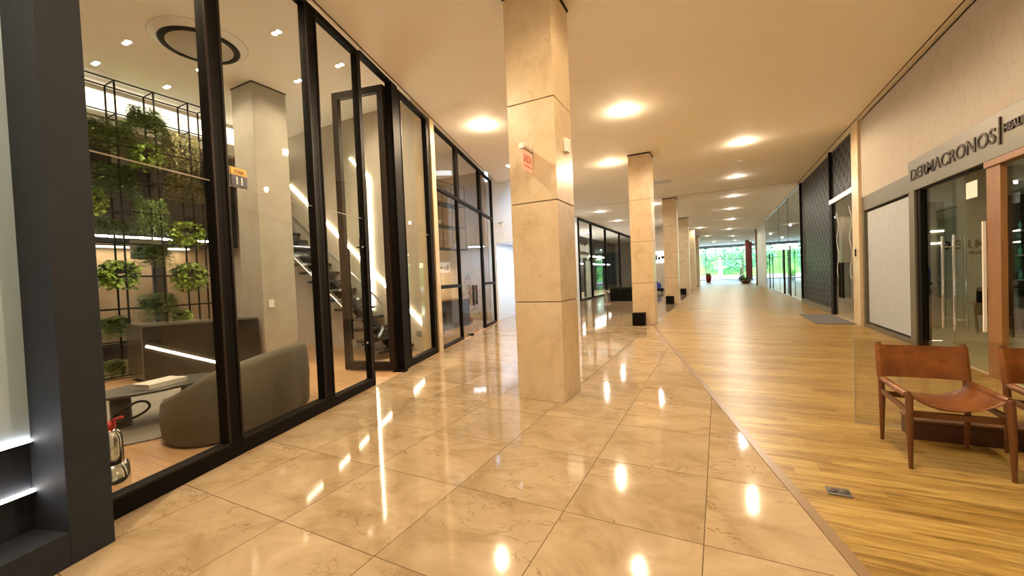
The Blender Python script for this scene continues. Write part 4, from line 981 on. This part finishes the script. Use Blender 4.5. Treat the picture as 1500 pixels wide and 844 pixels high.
potted('potted_plant.002', (2.35, 45.5, 0), 'bushy plant in a brown bowl by the pale end wall', M['redcol'], .35, .45, 60)

# outside
og = tag(MB().box(-60, 60, 64.05, 74, -.14, -.02).build('terrace', M['ground']), 'pale paved terrace beyond the garden glazing', 'terrace', kind='structure')
og = tag(MB().box(-60, 60, 74, 160, -.16, -.04).build('lawn', M['lawn']), 'bright green lawn beyond the terrace', 'lawn', kind='structure')
pw = thing('pool', 'turquoise pool with a pale stone rim beyond the glazing', 'pool', (-1, 68.5, -.02))
MB().box(-3, 4, 0, 4, .3, .42).build('water', M['pool'], pw); t = MB(); t.box(-3.3, 4.3, -.3, 0, 0, .5); t.box(-3.3, 4.3, 4, 4.3, 0, .5); t.box(-3.3, -3, 0, 4, 0, .5); t.box(4, 4.3, 0, 4, 0, .5); t.build('rim', M['ground'], pw)
ft = thing('fountain', 'pale tiered garden fountain behind the pool', 'fountain', (.3, 76, -.04))
MB().lathe([(0, 0), (1.7, 0), (1.8, .5), (1.6, .5), (.4, .4), (.3, 1.6), (1.1, 1.9), (1.0, 1.95), (.25, 1.8), (.2, 2.8), (.6, 3.0), (.5, 3.05), (.12, 2.95), (.05, 3.5), (0, 3.5)], 28).build('bowls', mat('pale_stone', (.7, .67, .6), .6), ft)
TL = ['broad green tree straight behind the fountain', 'green tree on the column side of the garden', 'green tree on the oxblood column side', 'tall green tree at the far edge past the oxblood columns', 'bushy tree low between the columns', 'green tree glimpsed past the last stone column']
for (x, y, h, R_), l in zip(((.5, 84, 7.5, 3.6), (-8, 82, 7, 3.2), (8.3, 82, 7.2, 3.2), (15, 80, 7.5, 3.5), (-17.5, 88, 8, 4), (4, 92, 9, 4)), TL):
    r = thing('garden_tree', l, 'tree', (x, y, -.04), group='garden trees beyond the glazing')
    MB().tube([(0, 0, 0), (.1, 0, h * .3), (.0, .1, h * .6)], [.28, .22, .12], 10).build('trunk', M['bark'], r)
    t = MB()
    for _ in range(2600):
        v = Vector((random.gauss(0, 1), random.gauss(0, 1), random.gauss(0, 1))).normalized() * rnd(.55, 1) ** .5
        p_ = Vector((v.x * R_, v.y * R_, h * .55 + v.z * h * .46)); leaf(t, p_, Vector((rnd(-1, 1), rnd(-1, 1), rnd(-.7, .5))), rnd(.35, .6), rnd(.2, .35))
    t.build('foliage', M['green_t'], r)
tag(MB().box(-40, 40, 100, 100.4, 0, 5).build('garden_wall', M['lawn']), 'tall clipped hedge closing the garden', 'hedge')

# ================================================================ CHAIRS, GUARD, PLINTH, OUTLET
def chair():
    r = thing('leather_chair', '', 'chair', (0, 0, 0))
    for sx in (-1, 1):
        x = sx * .255
        MB().tube([(x, -.285, 0), (x, -.275, .30), (x * .985, -.262, .50), (x * .98, -.26, .53)], [.013, .021, .023, .019], 12).build('leg', M['chairwood'], r)
        MB().tube([(x, .285, 0), (x, .270, .36), (x * 1.0, .285, .55), (x, .335, .815)], [.013, .022, .022, .017], 12).build('leg', M['chairwood'], r)
        MB().tube([(x, -.275, .52), (x, 0, .515), (x, .28, .52)], [.018, .022, .018], 12).build('arm_rail', M['chairwood'], r)
        MB().bar((x, -.275, .405), (x, .275, .415), .022, .042).build('side_rail', M['chairwood'], r, bevel=.006)
    for y, z in ((-.20, .375), (.24, .40)): MB().bar((-.25, y, z), (.25, y, z), .024, .045).build('cross_rail', M['chairwood'], r, bevel=.006)
    # slung seat: wraps over the arm rails
    t = MB(); nx, ny = 25, 11; vs = []
    for j in range(ny):
        v = j / (ny - 1); y = -.255 + .47 * v
        for i in range(nx):
            u = -1 + 2 * i / (nx - 1); x = .262 * u
            z = .425 + .118 * abs(u) ** 2.2 - .02 * (1 - u * u) * sin(v * pi) + (.012 * (1 - u * u) if j == 0 else 0)
            vs.append((x, y, z))
    fs = [(j * nx + i, j * nx + i + 1, (j + 1) * nx + i + 1, (j + 1) * nx + i) for j in range(ny - 1) for i in range(nx - 1)]
    t.poly(vs, fs, True); o = t.build('seat', M['leather'], r); s_ = o.modifiers.new('solid', 'SOLIDIFY'); s_.thickness = .006
    t = MB()
    for sx in (-1, 1): MB().tube([(sx * .256, -.25, .524), (sx * .256, 0, .520), (sx * .256, .215, .524)], [.0235, .0265, .0235], 12).build('seat_sleeve', M['leather'], r)
    # back sling wrapping both posts
    t = MB(); prof = []; n = 40
    for i in range(n):
        a_ = 2 * pi * i / n; cx_ = .255 if cos(a_) > 0 else -.255
        x = cx_ + .027 * cos(a_); y = .024 * sin(a_)
        prof.append((x, y))
    pr = []
    for sx in (1, -1):
        for q in range(11):
            a_ = (-pi / 2 + pi * q / 10) + (0 if sx == 1 else pi); pr.append((sx * .255 + .028 * cos(a_), .026 * sin(a_)))
        for q in range(1, 10):
            xx = sx * .255 * (1 - 2 * q / 10); sd_ = 1 if sx == 1 else -1
            pr.append((xx, sd_ * .026 * (1 if q in (0, 10) else .35) + .022 * (1 - (xx / .255) ** 2)))
    zz = [.535, .55, .66, .78, .79]; vs = []
    for z in zz:
        yo = .28 + (z - .53) * .19; sc = .97 if z in (.535, .79) else 1
        vs += [(x, y * sc + yo, z) for x, y in pr]
    m_ = len(pr); fs = [(k_ * m_ + i, k_ * m_ + (i + 1) % m_, (k_ + 1) * m_ + (i + 1) % m_, (k_ + 1) * m_ + i) for k_ in range(len(zz) - 1) for i in range(m_)]
    t.poly(vs, fs, True)
    t.build('backrest', M['leather'], r)
    return r
c1 = chair(); c1.location = (1.445, 4.10, 0); c1['label'] = 'cognac leather sling chair with all four legs in view'; c1['group'] = 'cognac leather sling chairs'
dup(c1, (2.17, 4.10, 0), label='second cognac leather sling chair, cut by the picture edge')
pl = thing('plinth', 'dark mahogany low plinth behind the leather chairs', 'plinth', (1.40, 4.46, 0))
MB().box(0, 1.60, 0, .22, .0, .15).build('body', M['plinth'], pl, bevel=.004); MB().box(-.005, 1.60, -.005, .225, .151, .168).build('top', M['chairwood'], pl)
gg = thing('glass_guard', 'low clear glass guard standing behind the leather chairs', 'glass screen', (1.10, 4.76, 0))
MB().box(0, 1.92, -.006, .006, .006, .79).build('pane', M['rail_glass'], gg)
MB().box(-.003, 0.002, -.008, .008, 0.006, .79).build('edge', M['seam'], gg)
MB().box(0, 1.92, -.008, .008, 0, .0055).build('base_channel', M['seam'], gg)
ol = thing('floor_outlet', 'small square steel floor outlet set in the hardwood', 'floor outlet', (.66, 3.25, 0), radians(0))
MB().box(-.065, .065, -.055, .055, .0008, .006).build('plate', mat('dull_steel', (.16, .15, .14), .4, metal=.6), ol, bevel=.001)
for sx in (-1, 1):
    MB().lathe([(0, .0065), (.024, .0065), (.026, .009), (.02, .011), (0, .011)], 18, sx * .031, 0).build('socket_cover', mat('dark_steel', (.12, .11, .1), .35, metal=.8), ol)
